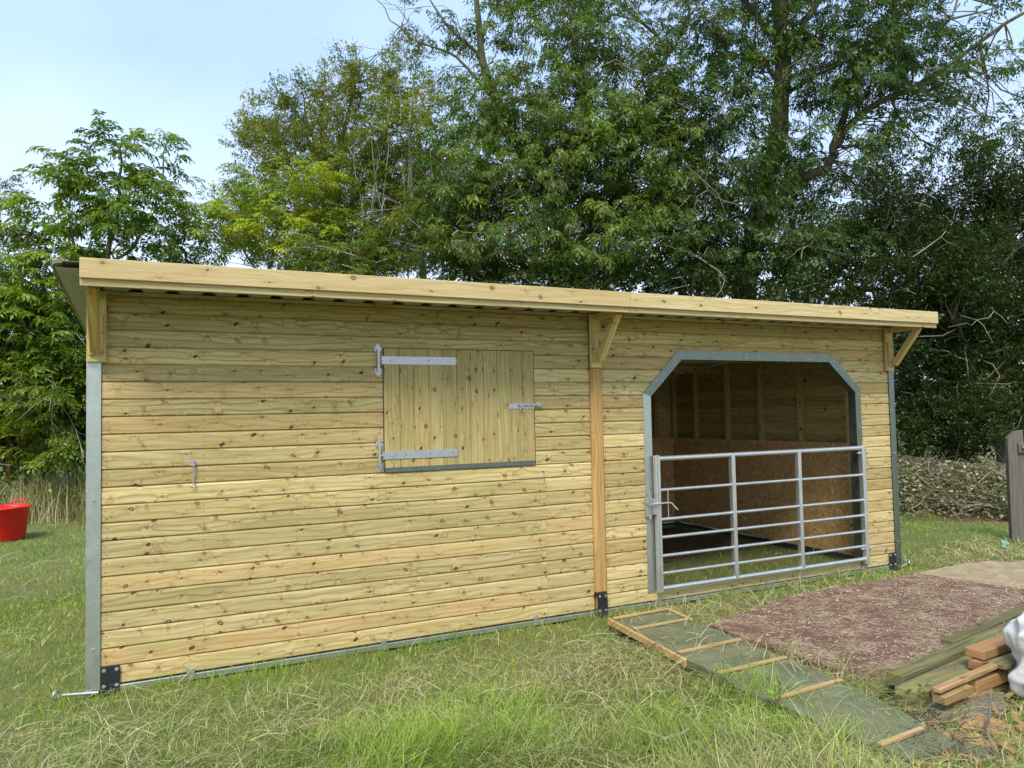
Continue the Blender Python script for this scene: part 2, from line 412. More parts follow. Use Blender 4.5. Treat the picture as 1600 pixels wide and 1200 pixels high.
# ------------------------------------------------------------------ the field shelter
BH = 0.112
ST = empty('field_shelter', (0, 0, -0.05))
tag(ST, 'long new timber field shelter with horizontal boards, shuttered window and a gated opening', 'field shelter')
def child(o, parent=ST):
    return o
def stpos(v): return (v[0], v[1], v[2] + 0.05)     # world -> shelter-local
SK = {}
def board_mesh(x0, x1, h=BH, s0=0.0, s1=0.0):
    "shiplap board: local x along, front face at y=-0.018, ends may lean with z"
    key = (round(x1 - x0, 3), round(h, 3), round(s0, 3), round(s1, 3))
    if key in SK: return SK[key]
    L = x1 - x0
    if h > 0.1: prof = [(0, 0.001), (-0.004, 0.001), (-0.004, 0.0082), (-0.0170, 0.0082), (-0.0190, 0.0105), (-0.0190, h - 0.015), (-0.0165, h - 0.006), (-0.0120, h - 0.0005), (-0.0035, h - 0.0005), (-0.0035, h + 0.0035), (-0.0005, h + 0.0035), (-0.0005, h - 0.0005), (0, h - 0.0005)]
    else: prof = [(0, 0.0015), (-0.0185, 0.0015), (-0.0185, h), (0, h)]
    n = len(prof)
    V = [(s0 * z, y, z) for y, z in prof] + [(L + s1 * z, y, z) for y, z in prof]
    F = [tuple(range(n)), tuple(range(2 * n - 1, n - 1, -1))] + [(i, n + i, n + (i + 1) % n, (i + 1) % n) for i in range(n)]
    me = MB().add(V, F).mesh('board'); me.materials.append(M['board']); SK[key] = me
    return me
def board(x0, x1, k, s0=0, s1=0, h=BH, x0z=None, x1z=None):
    # slight play in every joint
    j = random.uniform(-0.0006, 0.0006)
    return link('board', board_mesh(x0, x1, h, s0, s1), None, ST, stpos((x0, random.uniform(-0.0012, 0.0008), k * BH + j)))
CP0, CP1 = 3.613, 3.729           # centre post
OL, OR = 4.195, 6.842             # opening, at the middle of its metal frame
def lx(z): return OL if z < 1.82 else OL + (z - 1.82) * 1.09
def rx(z): return OR if z < 1.82 else OR - (z - 1.82) * 1.17
for k in range(23):
    z = k * BH; h = BH if k < 22 else 0.026
    # left bay
    if k <= 9: board(0.0, 3.170, k); board(3.1712, CP0 - 0.002, k)
    elif 11 <= k <= 18: board(0.0, 1.829, k); board(3.083, CP0 - 0.002, k)
    else: board(0.0, CP0 - 0.002, k, h=h)
    # right bay
    if k == 0: board(CP1 + 0.002, OL, k, h=BH); board(OR, 7.306, k)
    elif k <= 15: board(CP1 + 0.002, OL, k); board(OR, 7.306, k)
    elif k <= 18:
        a0, a1 = lx(z), lx(z + BH); c0, c1 = rx(z), rx(z + BH)
        board(CP1 + 0.002, a0, k, 0, (a1 - a0) / BH); board(c0, 7.306, k, (c1 - c0) / BH, 0)
    else: board(CP1 + 0.002, 7.306, k, h=h)
MB().box((0, -0.019, 0), (OR - OL - 0.004, 0.05, 0.096), 0.003).obj('sill', M['fascia'], ST, stpos((OL + 0.002, 0, 0.001)))
# nails: two at every stud on every row
nb = MB()
for k in range(22):
    for xs in [0.03, 0.6, 1.2, 1.79, 2.4, 3.12, 3.19, 3.59, 3.76, 4.12, 4.8, 5.5, 6.15, 6.9, 7.28]:
        for dz in (0.03, 0.078):
            if 11 <= k <= 18 and 1.82 < xs < 3.09: continue
            z = k * BH + dz
            if OL - 0.05 < xs < OR + 0.05 and z < 2.2: continue
            x = xs + random.uniform(-.006, .006)
            nb.disc((x, -0.0182, z + random.uniform(-.004, .004)), 0.0040, (0, -0.0016, 0), 5)
b = NB('nail_head'); b.base((0.09, 0.07, 0.05), 0.5, 0.5); M['nail'] = b.m
o = nb.obj('nails', M['nail'], ST, stpos((0, 0, 0))); o['kind'] = 'stuff'

# corner posts in galvanised angle, centre post
def corner_post(xa, xb, side):
    m = MB().box((xa, -0.030, -0.015), (xb, -0.024, 2.486), 0.001)
    if side < 0: m.box((xa, -0.0235, -0.015), (xa + 0.006, 0.10, 2.486), 0.001)
    else: m.box((xb - 0.006, -0.0235, -0.015), (xb, 0.10, 2.486), 0.001)
    p = m.obj('corner_post', M['galv_dark'] if side > 0 else M['galv'], ST, stpos((0, 0, 0)))  # right post's dimmer reflection is given by the darker steel colour
    for z in (0.235, 1.16):
        MB().disc(((xa + xb) / 2, -0.030, z), 0.010, (0, -0.005, 0)).disc(((xa + xb) / 2, -0.035, z), 0.006, (0, -0.004, 0), 6).obj('bolt', M['zinc'], p)
    return p
corner_post(-0.083, -0.001, -1); corner_post(7.308, 7.39, 1)
cp = MB().box((0, 0, 0), (CP1 - CP0, 0.055, 1.892), 0.016).obj('centre_post', M['post'], ST, stpos((CP0, -0.052, 0.14)))

# base channel and fixing tabs
MB().box((0, -0.030, -0.045), (7.30, 0.02, -0.006), 0.003).obj('base_rail', M['galv'], ST, stpos((0.0, 0, 0)))
for x in (0.518, 1.807, 3.056, 4.272, 5.527, 6.812):
    p = MB().box((-0.022, -0.036, -0.045), (0.022, -0.0305, 0.035), 0.002).obj('fixing_tab', M['zinc'], ST, stpos((x, 0, 0)))
    MB().disc((0, -0.036, 0.015), 0.011, (0, -0.006, 0)).obj('bolt', M['zinc'], p)
def foot_plate(x0, x1, z0, z1, nb_=4):
    p = MB().box((x0, -0.060 if nb_ == 3 else -0.034, z0), (x1, -0.054 if nb_ == 3 else -0.0305, z1), 0.001).obj('foot_plate', M['black'], ST, stpos((0, 0, 0)))
    yb = -0.060 if nb_ == 3 else -0.034
    for x in (x0 + 0.018, x1 - 0.018):
        for z in (z0 + 0.045, z1 - 0.024):
            MB().disc((x, yb, z), 0.012, (0, -0.003, 0), 12).disc((x, yb - 0.003, z), 0.008, (0, -0.006, 0), 6).obj('bolt', M['zinc'], p)
    xm = (x0 + x1) / 2
    MB().box((x0, yb - 0.045, z0 - 0.003), (x1, yb, z0 + 0.004), 0.001).beam((xm - 0.035, yb - 0.03, z0 + 0.008), (xm + 0.03, yb - 0.02, z0 + 0.032), 0.018, 0.012).obj('lug', M['black'], p)
    return p
foot_plate(0.001, 0.108, -0.045, 0.122); foot_plate(7.20, 7.306, -0.045, 0.125)
foot_plate(3.622, 3.716, -0.045, 0.142, 3)
# towing eyes
for x0, x1, sx in ((-0.01, -0.235, -1), (7.385, 7.49, 1)):
    m = MB().tube([(x0, -0.035, -0.03), (x1 - sx * 0.03, -0.035, -0.012)], 0.012, 8)
    c = Vector((x1, -0.035, -0.006)); m.tube([c + Vector((0.024 * math.cos(a) * 0.6, 0.024 * math.cos(a) * 0.8, 0.026 * math.sin(a))) for a in np.linspace(0, 2 * PI, 13)], 0.009, 6, False)
    m.obj('towing_eye', M['galv'], ST, stpos((0, 0, 0)))

# ------------------------------------------------------------------ roof
SLOPE = 0.078
def rz(y): return 2.492 - SLOPE * y
def rzv(y): return 2.538 - SLOPE * y
prof = []
for i in range(35):
    x = -0.20 + i * 0.22
    prof += [(x, 0), (x + 0.125, 0), (x + 0.148, 0.021), (x + 0.197, 0.021)]
prof.append((-0.20 + 35 * 0.22, 0))
def roof_sheet(i, name='roof_sheet'):
    pr = prof[i * 20:i * 20 + 21]
    V = []; F = []
    y0, y1 = -0.515, 3.82
    for t_ in (0, 0.0008):
        for (xx, zz) in pr: V.append((xx, y0, rz(y0) + zz + t_)); V.append((xx, y1, rz(y1) + zz + t_))
    n = len(pr)
    for i in range(n - 1): F.append((2 * i, 2 * i + 2, 2 * i + 3, 2 * i + 1)); F.append((2 * n + 2 * i, 2 * n + 2 * i + 1, 2 * n + 2 * i + 3, 2 * n + 2 * i + 2))
    for i in range(n - 1):
        F.append((2 * i, 2 * n + 2 * i, 2 * n + 2 * i + 2, 2 * i + 2))
    me = bpy.data.meshes.new(name); me.from_pydata(V, [], F); me.materials.append(M['sheet'])
    return link(name, me, None, ST, stpos((0, 0, 0)))
for i in range(7): roof_sheet(i)
# olive verge flashing on the left, with a rounded front corner
m = MB()
def verge(sx, xo, name):
    y0, y1 = -0.53, 3.83
    t_ = 0.003
    m = MB()
    # flat web under the sheet
    m.prism([(xo + sx * 0.0, y0, rzv(y0) - 0.012), (xo + sx * 0.155, y0, rzv(y0) - 0.012), (xo + sx * 0.155, y1, rzv(y1) - 0.012), (xo, y1, rzv(y1) - 0.012)], (0, 0, 0.004))
    # rolled outer lip, its front corner curves back
    pts_out = [(xo + sx * 0.156, y0, 0), (xo + sx * 0.19, y0 + 0.02, 0), (xo + sx * 0.212, y0 + 0.06, 0), (xo + sx * 0.222, y0 + 0.12, 0), (xo + sx * 0.222, y1, 0), (xo + sx * 0.156, y1, 0)]
    m.prism([(p[0], p[1], rzv(p[1]) - 0.020) for p in pts_out], (0, 0, 0.022))
    return m.obj(name, M['olive'], ST, stpos((0, 0, 0)))
verge(-1, -0.008, 'verge_flashing'); verge(1, 7.36, 'verge_flashing')
# fascia in two steps, joint at x=3.69
for a, c in ((-0.078, 3.690), (3.692, 7.40)):
    MB().box((0, 0, 0), (c - a, 0.02, 0.117), 0.003).obj('fascia_board', M['fascia'], ST, stpos((a, -0.548, 2.477)))
    MB().box((0, 0, 0), (c - a, 0.022, 0.075), 0.003).obj('fascia_board', M['fascia'], ST, stpos((a, -0.527, 2.434)))
# purlins and wall plate
for y in (-0.44, 0.05, 0.95, 1.85, 2.75, 3.52):
    hh = 0.06 if y < 0 else 0.09
    MB().box((0, 0, 0), (7.30 if y > 0 else 7.44, 0.045, hh), 0.003).obj('purlin', M['board'], ST, stpos((0.0 if y > 0 else -0.06, y, rz(y + 0.03) - hh - 0.004)))

# ------------------------------------------------------------------ brackets under the eave
def bracket(xa, xb, bx, plate_mat, brace_mat):
    e = empty('eave_bracket', stpos(((xa + xb) / 2, -0.03, 2.03)), ST)
    def loc(v): return (v[0] - (xa + xb) / 2, v[1] + 0.03, v[2] - 2.03)
    yb = -0.031
    MB().box((-(xb - xa) / 2, -0.030, 0), ((xb - xa) / 2, 0, 0.455), 0.003).obj('wall_plate', plate_mat, e)
    MB().box((-(xb - xa) / 2 + 0.012, -0.018, 0.045), ((xb - xa) / 2 - 0.018, 0, 0.30), 0.002).obj('packing_block', plate_mat, e, (0, -0.0305, 0))
    w = 0.058
    MB().box((bx - 0.026, -0.36, 0.405), (bx + 0.026, -0.032, 0.454), 0.002).obj('arm', plate_mat, e)
    MB().box((-w / 2, -0.0275, 0), (w / 2, 0.0275, 0.461), 0.004).obj('brace', brace_mat, e, (bx, -0.072, 0.065), (math.atan2(0.288, 0.36), 0, 0))
    for dx in (-0.035, 0.03):
        for dz in (0.06, 0.18, 0.30):
            MB().disc((dx, -0.0485 if dz < 0.3 and abs(dx) < 0.034 else -0.030, dz), 0.0045, (0, -0.002, 0), 6).obj('screw', M['nail'], e)
    return e
bracket(-0.080, 0.028, -0.003, M['bracket'], M['brace'])
bracket(3.612, 3.716, 0.012, M['bracket'], M['bracket'])
bracket(7.252, 7.362, 0.012, M['bracket'], M['bracket'])

# ------------------------------------------------------------------ window shutter
SH = empty('shutter', stpos((1.834, -0.03, 1.272)), ST)
wx = 0
ws = [0.118, 0.112, 0.115, 0.113, 0.116, 0.112, 0.114, 0.115, 0.113, 0.112, 0.102]
tot = sum(ws); sc_ = (3.081 - 1.834) / tot
for i, w_ in enumerate(ws):
    w_ *= sc_
    pr = [(0.0006, 0.020), (0.0006, 0.0035), (0.0035, 0.0), (w_ - 0.0035, 0.0), (w_ - 0.0006, 0.0035), (w_ - 0.0006, 0.020)]
    MB().prism([(a, c, 0) for a, c in pr], (0, 0, 0.885)).obj('plank', M['plank'], SH, (wx, 0.0, 0.0))
    wx += w_
MB().box((1.8265, -0.0212, 1.2385), (3.0885, 0.02, 2.165)).obj('shutter_gap_shade', M['nail'], ST, stpos((0, 0, 0)))  # dark backing strip added in place of the shaded gap round the shutter
MB().box((0, 0, 0), (1.246, 0.02, 0.034), 0.002).obj('metal_sill', M['galv_dark'], SH, (0, -0.002, -0.035))
def strap_hinge(zc, seat):
    z0 = zc
    m = MB().prism([(-0.018, -0.006, z0 - 0.030), (0.565, -0.006, z0 - 0.030), (0.572, -0.006, z0 - 0.018), (0.578, -0.006, z0 - 0.012), (0.572, -0.006, z0), (0.578, -0.006, z0 + 0.012), (0.572, -0.006, z0 + 0.018), (0.565, -0.006, z0 + 0.030), (-0.018, -0.006, z0 + 0.030)], (0, 0.005, 0))
    m.tube([(-0.042, -0.012, z0 - 0.075), (-0.042, -0.012, z0 + 0.075)], 0.0115, 10)
    m.tube([(-0.018, -0.008, z0), (-0.042, -0.012, z0)], 0.010, 8)
    for s_ in (-1, 1):
        zc_ = z0 + s_ * 0.075
        sh = [(0.0, 0.072), (0.017, 0.05), (0.032, 0.028), (0.034, 0.006), (0.020, -0.010), (0, -0.006), (-0.020, -0.010), (-0.034, 0.006), (-0.032, 0.028), (-0.017, 0.05)]
        m.prism([(-0.042 + a * 0.80, 0.006, zc_ + s_ * (c * 0.85 - 0.01)) for a, c in sh], (0, 0.005, 0))
        for a, c in ((-0.02, 0.006), (0.02, 0.006), (0, 0.042)): m.disc((-0.042 + a, 0.006, zc_ + s_ * (c - 0.01)), 0.006, (0, -0.003, 0), 6)
        m.disc((-0.042, -0.003, zc_ - s_ * 0.002), 0.015, (0, -0.006, 0), 10)
    m.disc((0.058, -0.006, z0), 0.015, (0, -0.008, 0), 12).beam((0.058, -0.014, z0), (0.085, -0.014, z0 + 0.018), 0.004, 0.004, (0, 1, 0), 0)
    h = m.obj('strap_hinge', M['zinc'], SH)
    for xx in (0.16, 0.34, 0.53): MB().disc((xx, -0.0061, z0), 0.0048, (0, -0.0015, 0), 6).obj
    d = MB()
    for xx in ((0.35,) if seat else (0.16, 0.35, 0.53)): d.disc((xx, -0.0062, z0), 0.005, (0, -0.001, 0), 8)
    d.obj('screw_hole', M['black'], SH)
strap_hinge(0.797, True); strap_hinge(0.092, False)
# shutter bolt
m = MB().box((1.018, -0.004, 0.420), (1.246, -0.001, 0.464), 0.001).tube([(1.10, -0.014, 0.449), (1.31, -0.014, 0.449)], 0.0065, 8)
for xx in (1.115, 1.19, 1.235): m.box((xx - 0.009, -0.022, 0.438), (xx + 0.009, -0.003, 0.460), 0.003)
m.tube([(1.13, -0.02, 0.449)] + [(1.128 + 0.016 * math.sin(a), -0.022, 0.430 - 0.018 + 0.018 * math.cos(a)) for a in np.linspace(0, 2 * PI, 12)], 0.004, 6)
m.obj('barrel_bolt', M['zinc'], SH)
MB().box((1.262, 0.002, 0.430), (1.312, 0.010, 0.470), 0.002).box((1.270, -0.020, 0.437), (1.30, 0.001, 0.461), 0.004).obj('bolt_keep', M['zinc'], SH)
MB().disc((1.148, -0.001, 0.095), 0.014, (0, -0.006, 0), 12).tube([(1.148, -0.008, 0.098), (1.148, -0.012, 0.118)], 0.005, 6).obj('screw_eye', M['zinc'], SH)
# cabin hook on the wall
m = MB().disc((0, -0.0, 0), 0.022, (0, -0.004, 0), 14)
m.tube([(0.006, -0.020, 0.012), (0.006 + 0.014, -0.02, 0), (0.006, -0.02, -0.012), (-0.008, -0.02, 0), (0.006, -0.020, 0.012)], 0.0045, 6)
m.tube([(0.006, -0.004, 0), (0.006, -0.02, 0)], 0.005, 6)
m.tube([(0.010, -0.024, -0.010), (0.006, -0.020, -0.06), (0.004, -0.016, -0.120), (0.000, -0.018, -0.134)] + [(0.012 * math.sin(a) * 1.1, -0.018, -0.147 + 0.012 * math.cos(a)) for a in np.linspace(0.3, 4.2, 8)], 0.0042, 6)
m.obj('cabin_hook', M['zinc'], ST, stpos((0.531, -0.020, 1.368)))

# ------------------------------------------------------------------ doorway frame
FR = empty('doorway_frame', stpos((OL, -0.02, 0.02)), ST)
def fl(v): return (v[0] - OL, v[1] + 0.02, v[2] - 0.02)
out = [(4.153, 0.075), (4.155, 1.812), (4.552, 2.196), (6.474, 2.196), (6.880, 1.838), (6.880, 0.03)]
inn = [(4.236, 0.075), (4.238, 1.782), (4.588, 2.114), (6.438, 2.114), (6.802, 1.806), (6.802, 0.03)]
for i in range(5):
    o0, o1, i0, i1 = out[i], out[i + 1], inn[i], inn[i + 1]
    lift = -0.0255 - (0.0014 if i % 2 else 0)
    m = MB().prism([(p[0], lift, p[1]) for p in (o0, o1, i1, i0)], (0, 0.005, 0))
    # return into the reveal
    dx, dz = i1[0] - i0[0], i1[1] - i0[1]; L = math.hypot(dx, dz); nx, nz_ = -dz / L * 0.004, dx / L * 0.004
    m.prism([(i0[0], lift + 0.0052, i0[1]), (i1[0], lift + 0.0052, i1[1]), (i1[0] + nx, lift + 0.0052, i1[1] + nz_), (i0[0] + nx, lift + 0.0052, i0[1] + nz_)], (0, 0.085, 0))
    m2 = MB(); m2.V = [fl(v) for v in m.V]; m2.F = m.F; m2.sm = m.sm; m2.n = m.n
    m2.obj('frame_section', M['galv_dark'] if i else M['galv'], FR)  # left jamb catches more light, so it gets the lighter steel colour
d = MB()
for x_, z_ in ((4.20, 1.80), (4.20, 0.10), (4.20, 0.78), (6.84, 1.78), (6.84, 0.35), (6.84, 1.2), (5.5, 2.155), (6.64, 2.02)): d.disc(fl((x_, -0.0262, z_)), 0.008, (0, -0.004, 0), 8)
d.obj('rivet', M['zinc'], FR)
# timber studs behind the jambs
for x_ in (4.16, 6.86): MB().box((0, 0, 0), (0.045, 0.07, 2.1), 0.003).obj('stud', M['plank'], ST, stpos((x_, 0.004, 0.10)))
MB().box((0, 0, 0), (7.1, 0.07, 0.09), 0.003).obj('header_beam', M['board'], ST, stpos((0.1, 0.004, 2.22)))

# ------------------------------------------------------------------ galvanised gate
GT = empty('gate', stpos((4.24, -0.06, 0.08)), ST)
def gl(x, z, y=-0.065): return (x - 4.24, y + 0.06, z - 0.08)
for i, z in enumerate((1.236, 0.962, 0.707, 0.552, 0.392, 0.242, 0.112)):
    r = 0.0215 if i in (0, 6) else 0.0135
    MB().tube([gl(4.27, z), gl(6.80, z)], r, 12).obj('rail', M['gate'], GT)
MB().box(gl(4.225, 0.085, -0.088), gl(4.243, 1.262, -0.048), 0.002).box(gl(4.246, 0.085, -0.091), gl(4.272, 1.266, -0.045), 0.003).obj('stile', M['gate'], GT)
MB().box(gl(6.790, 0.060, -0.095), gl(6.836, 1.262, -0.045), 0.004).obj('stile', M['gate'], GT)
for x_ in (5.098, 5.925): MB().box(gl(x_ - 0.020, 0.10, -0.089), gl(x_ + 0.020, 1.243, -0.083), 0.001).box(gl(x_ - 0.0205, 0.10, -0.0825), gl(x_ - 0.016, 1.24, -0.045), 0.0005).obj('brace', M['gate'], GT)
for z in (1.185, 0.215):
    MB().tube([gl(6.74, z, -0.07), gl(6.90, z, -0.07)], 0.008, 8).tube([gl(6.872, z - 0.03, -0.07), gl(6.872, z + 0.045, -0.07)], 0.010, 8).disc(gl(6.862, z, -0.07), 0.020, (0.012, 0, 0), 6).disc(gl(6.775, z, -0.07), 0.016, (-0.012, 0, 0), 6).obj('gate_hinge', M['gate'], GT)
m = MB().box(gl(4.140, 0.735, -0.045), gl(4.205, 0.905, -0.030), 0.002).box(gl(4.195, 0.755, -0.082), gl(4.235, 0.890, -0.042), 0.003).box(gl(4.165, 0.895, -0.06), gl(4.185, 0.945, -0.046), 0.002).box(gl(4.165, 0.715, -0.06), gl(4.19, 0.745, -0.046), 0.002)
m.disc(gl(4.155, 0.855, -0.045), 0.014, (0, -0.012, 0), 6).disc(gl(4.18, 0.83, -0.045), 0.012, (0, -0.012, 0), 6)
m.obj('latch_keep', M['zinc'], GT)
MB().tube([gl(4.15, 0.850, -0.10), gl(4.35, 0.852, -0.10), gl(4.375, 0.845, -0.10), gl(4.40, 0.815, -0.105), gl(4.43, 0.785, -0.11)], 0.0075, 8).obj('latch_bolt', M['gate'], GT)
MB().tube([gl(4.355, 0.965, -0.075), gl(4.355, 0.70, -0.075)], 0.005, 6).obj('latch_rod', M['gate'], GT)

# ------------------------------------------------------------------ other walls and the inside
SKY = {}
def wall_row_y(xw, y0, y1, k, face, s1=0.0):
    h = BH; key = (round(y1 - y0, 3), face, round(s1, 3))
    if key not in SKY:
        prof = [(0, 0.0015), (face * 0.018, 0.0015), (face * 0.018, h - 0.014), (face * 0.010, h - 0.003), (face * 0.010, h + 0.002), (0, h + 0.002)]
        n = len(prof); L = y1 - y0
        V = [(a, 0, c) for a, c in prof] + [(a, L + s1 * c, c) for a, c in prof]
        F = [tuple(range(n)), tuple(range(2 * n - 1, n - 1, -1))] + [(i, n + i, n + (i + 1) % n, (i + 1) % n) for i in range(n)]
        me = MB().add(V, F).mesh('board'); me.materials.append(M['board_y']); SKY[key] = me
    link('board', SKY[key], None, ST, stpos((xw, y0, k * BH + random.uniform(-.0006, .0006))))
for xw, face in ((-0.058, -1), (7.345, 1), (3.662, -1)):
    for k in range(22):
        z = k * BH; top = z + BH
        ymax = 3.66
        if rz(3.66) > top: wall_row_y(xw, 0.012, 3.66, k, face)
        else:
            ye = (2.488 - z) / SLOPE - 0.05
            if ye > 0.4:
                ye = min(ye, 3.66); wall_row_y(xw, 0.012, ye, k, face, -1 / SLOPE if ye < 3.66 else (((2.488 - top) / SLOPE - 0.05) - 3.66) / BH)
for k in range(19):                                       # back wall
    me = board_mesh(-0.058, 7.345); o = link('board', me, None, ST, stpos((7.345, 3.663, k * BH)), (0, 0, PI))
MB().box((0, 0, 0), (7.4, 0.018, 0.074), 0).obj('board', M['board'], ST, stpos((-0.058, 3.665, 19 * BH + 0.001)))
for xw in (-0.0565, 7.3475, 3.648):                          # closing pieces under the slope at the back corners
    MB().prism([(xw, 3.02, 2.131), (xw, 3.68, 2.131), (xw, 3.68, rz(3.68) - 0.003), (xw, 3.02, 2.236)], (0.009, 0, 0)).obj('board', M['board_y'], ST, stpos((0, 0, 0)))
for y in (0.42, 1.14, 1.80, 2.42, 3.08):                    # studs of the right wall
    MB().box((0, 0, 0), (0.075, 0.05, 2.46 - SLOPE * y), 0.003).obj('stud', M['plank'], ST, stpos((7.262, y, 0.0)))
MB().box((0, 0, 0), (0.075, 0.05, 2.2), 0.003).obj('stud', M['plank'], ST, stpos((7.262, 3.58, 0.0)))
for x in (3.9, 4.6, 5.25, 5.9, 6.5, 6.93):
    MB().box((0, 0, 0), (0.05, 0.072, 2.2), 0.003).obj('stud', M['plank'], ST, stpos((x, 3.583, 0.0)))
for y in (0.5, 1.2, 1.9, 2.6, 3.3):
    MB().box((0, 0, 0), (0.07, 0.05, 2.2), 0.003).obj('stud', M['plank'], ST, stpos((3.672, y, 0.0)))
for y0, y1 in ((0.47, 1.70), (1.703, 2.92), (2.923, 3.565)):
    MB().box((0, 0, 0), (0.011, y1 - y0, 1.235), 0.001).obj('lining_sheet', M['osb'], ST, stpos((7.248, y0, 0.022)))
for x0, x1 in ((3.76, 4.95), (4.953, 6.15), (6.153, 7.245)):
    MB().box((0, 0, 0), (x1 - x0, 0.011, 1.235), 0.001).obj('lining_sheet', M['osb'], ST, stpos((x0, 3.570, 0.022)))
MB().box((0, 0, 0), (0.011, 3.0, 1.235), 0.001).obj('lining_sheet', M['osb'], ST, stpos((3.745, 0.5, 0.022)))
MB().box((0, 0, 0), (0.022, 0.045, 2.0), 0.002).obj('trim_strip', M['fascia'], ST, stpos((7.236, 0.425, 0.06)))
for nm, a_, c_ in (('base_rail', (7.30, 0.02, -0.045), (7.38, 3.66, -0.004)), ('base_rail', (-0.08, 0.02, -0.045), (-0.03, 3.66, -0.004)), ('base_rail', (0, 3.60, -0.045), (7.3, 3.67, -0.004))):
    MB().box(a_, c_, 0.002).obj(nm, M['galv_dark'], ST, stpos((0, 0, 0)))

# ------------------------------------------------------------------ foliage
def leaf_quads(base, d, nrm, L, Wd, fold=0.25):
    "arrays of base (n,3), direction, normal -> diamond leaves (n,4,3)"
    side = np.cross(d, nrm); side /= np.linalg.norm(side, axis=1, keepdims=True) + 1e-9
    up = np.cross(side, d)
    mid = base + d * (L * 0.45)[:, None] - up * (L * 0.04)[:, None]
    tip = base + d * L[:, None] - up * (L * 0.16)[:, None]
    a = mid + side * (Wd / 2)[:, None] + up * (Wd * fold)[:, None]
    c = mid - side * (Wd / 2)[:, None] + up * (Wd * fold)[:, None]
    return np.stack([base, a, tip, c], 1)
def unit(v): return v / (np.linalg.norm(v, axis=-1, keepdims=True) + 1e-9)
def spray_ash(R, n_comp=6, pairs=4, leaf=0.085, droop=0.5):
    B = []; D = []; N = []; L = []; Wd = []
    for i in range(n_comp):
        f = (i + 1) / n_comp
        p0 = np.array([0.36 * f, 0, 0.05 * f]) ; az = (1 if i % 2 else -1) * R.uniform(0.5, 1.4) * (1.15 - f) + R.normal(0, 0.25)
        el = R.uniform(-0.1, 0.5)
        d = np.array([math.cos(az) * math.cos(el), math.sin(az) * math.cos(el), math.sin(el)])
        rl = R.uniform(0.17, 0.25); p = p0.copy(); step = rl / (pairs + 1)
        for k in range(pairs + 1):
            d = unit(d + np.array([0, 0, -droop * (0.12 + 0.14 * k)])); p = p + d * step
            s = unit(np.cross(d, [0, 0, 1.0])); up = np.cross(s, d)
            for sg in ((-1, 1) if k < pairs else (0,)):
                dd = unit(d * (0.55 if sg else 1) + s * sg * 0.85 + np.array([0, 0, -0.25 * droop]) + R.normal(0, 0.12, 3))
                B.append(p + R.normal(0, .004, 3)); D.append(dd); N.append(unit(up + R.normal(0, 0.28, 3))); l = leaf * R.uniform(0.75, 1.15); L.append(l); Wd.append(l * R.uniform(0.30, 0.40))
    return leaf_quads(np.array(B), np.array(D), np.array(N), np.array(L), np.array(Wd))
def spray_small(R, n=44, leaf=0.045, wr=0.62, size=0.27):
    B = []; D = []
    br = [unit(np.array([1, R.uniform(-.9, .9), R.uniform(-.5, .7)])) for _ in range(6)]
    for i in range(n):
        q = br[i % 6]; f = R.uniform(0.15, 1); B.append(q * size * f + R.normal(0, .012, 3)); D.append(unit(q * 0.5 + R.normal(0, 0.7, 3)))
    B = np.array(B); D = np.array(D); N = unit(np.array([0, 0, 0.9]) + R.normal(0, 0.5, (n, 3)))
    L = leaf * R.uniform(0.7, 1.25, n)
    return leaf_quads(B, D, N, L, L * wr * R.uniform(0.85, 1.15, n), 0.15)
RT = np.random.default_rng(5)
TPL = {
 'ash': [spray_ash(RT) for _ in range(7)],
 'ash_droop': [spray_ash(RT, 6, 4, 0.088, 1.0) for _ in range(7)],
 'ash_big': [spray_ash(RT, 6, 4, 0.105, 0.7) for _ in range(6)],
 'ash_up': [spray_ash(RT, 5, 4, 0.112, 0.55) for _ in range(6)],
 'small': [spray_small(RT) for _ in range(6)],
 'medium': [spray_small(RT, 40, 0.066, 0.6, 0.30) for _ in range(6)],
 'coarse': [spray_small(RT, 26, 0.13, 0.6, 0.45) for _ in range(4)],
 'willow': [spray_small(RT, 46, 0.075, 0.30, 0.30) for _ in range(6)],
}
TWIGS = []
def lobe_points(lobes, n, bias=0.42):
    areas = np.array([l[3] * l[4] * (l[5] if len(l) > 5 else 1.0) for l in lobes], float)
    cnt = np.maximum(1, (n * areas / areas.sum()).astype(int))
    P = []; C = []
    for l, c in zip(lobes, cnt):
        px, py, d, rx_, ry_ = l[:5]
        cen = at(px, py, d); s = d / FPX
        u = unit(rng.normal(0, 1, (c, 3))); r = rng.uniform(0, 1, c) ** bias
        a, e_ = rx_ * s, ry_ * s
        q = u * r[:, None]
        # across the view, up, along the view
        hr = np.array([RV[0], RV[1], 0]); hr /= np.linalg.norm(hr); hf = np.array([FV[0], FV[1], 0]); hf /= np.linalg.norm(hf)
        X = cen + np.outer(q[:, 0] * a, hr) + np.outer(q[:, 1] * min(max(a, e_), 1.8), hf) + np.outer(q[:, 2] * e_, [0, 0, 1])
        P.append(X); C.append(np.repeat(cen[None], c, 0))
    return np.concatenate(P), np.concatenate(C)
def in_shelter(P, m=0.25):
    return (P[:, 0] > -0.3 - m) & (P[:, 0] < 7.5 + m) & (P[:, 1] > -0.7 - m) & (P[:, 1] < 3.8 + m) & (P[:, 2] < 2.75 + m)
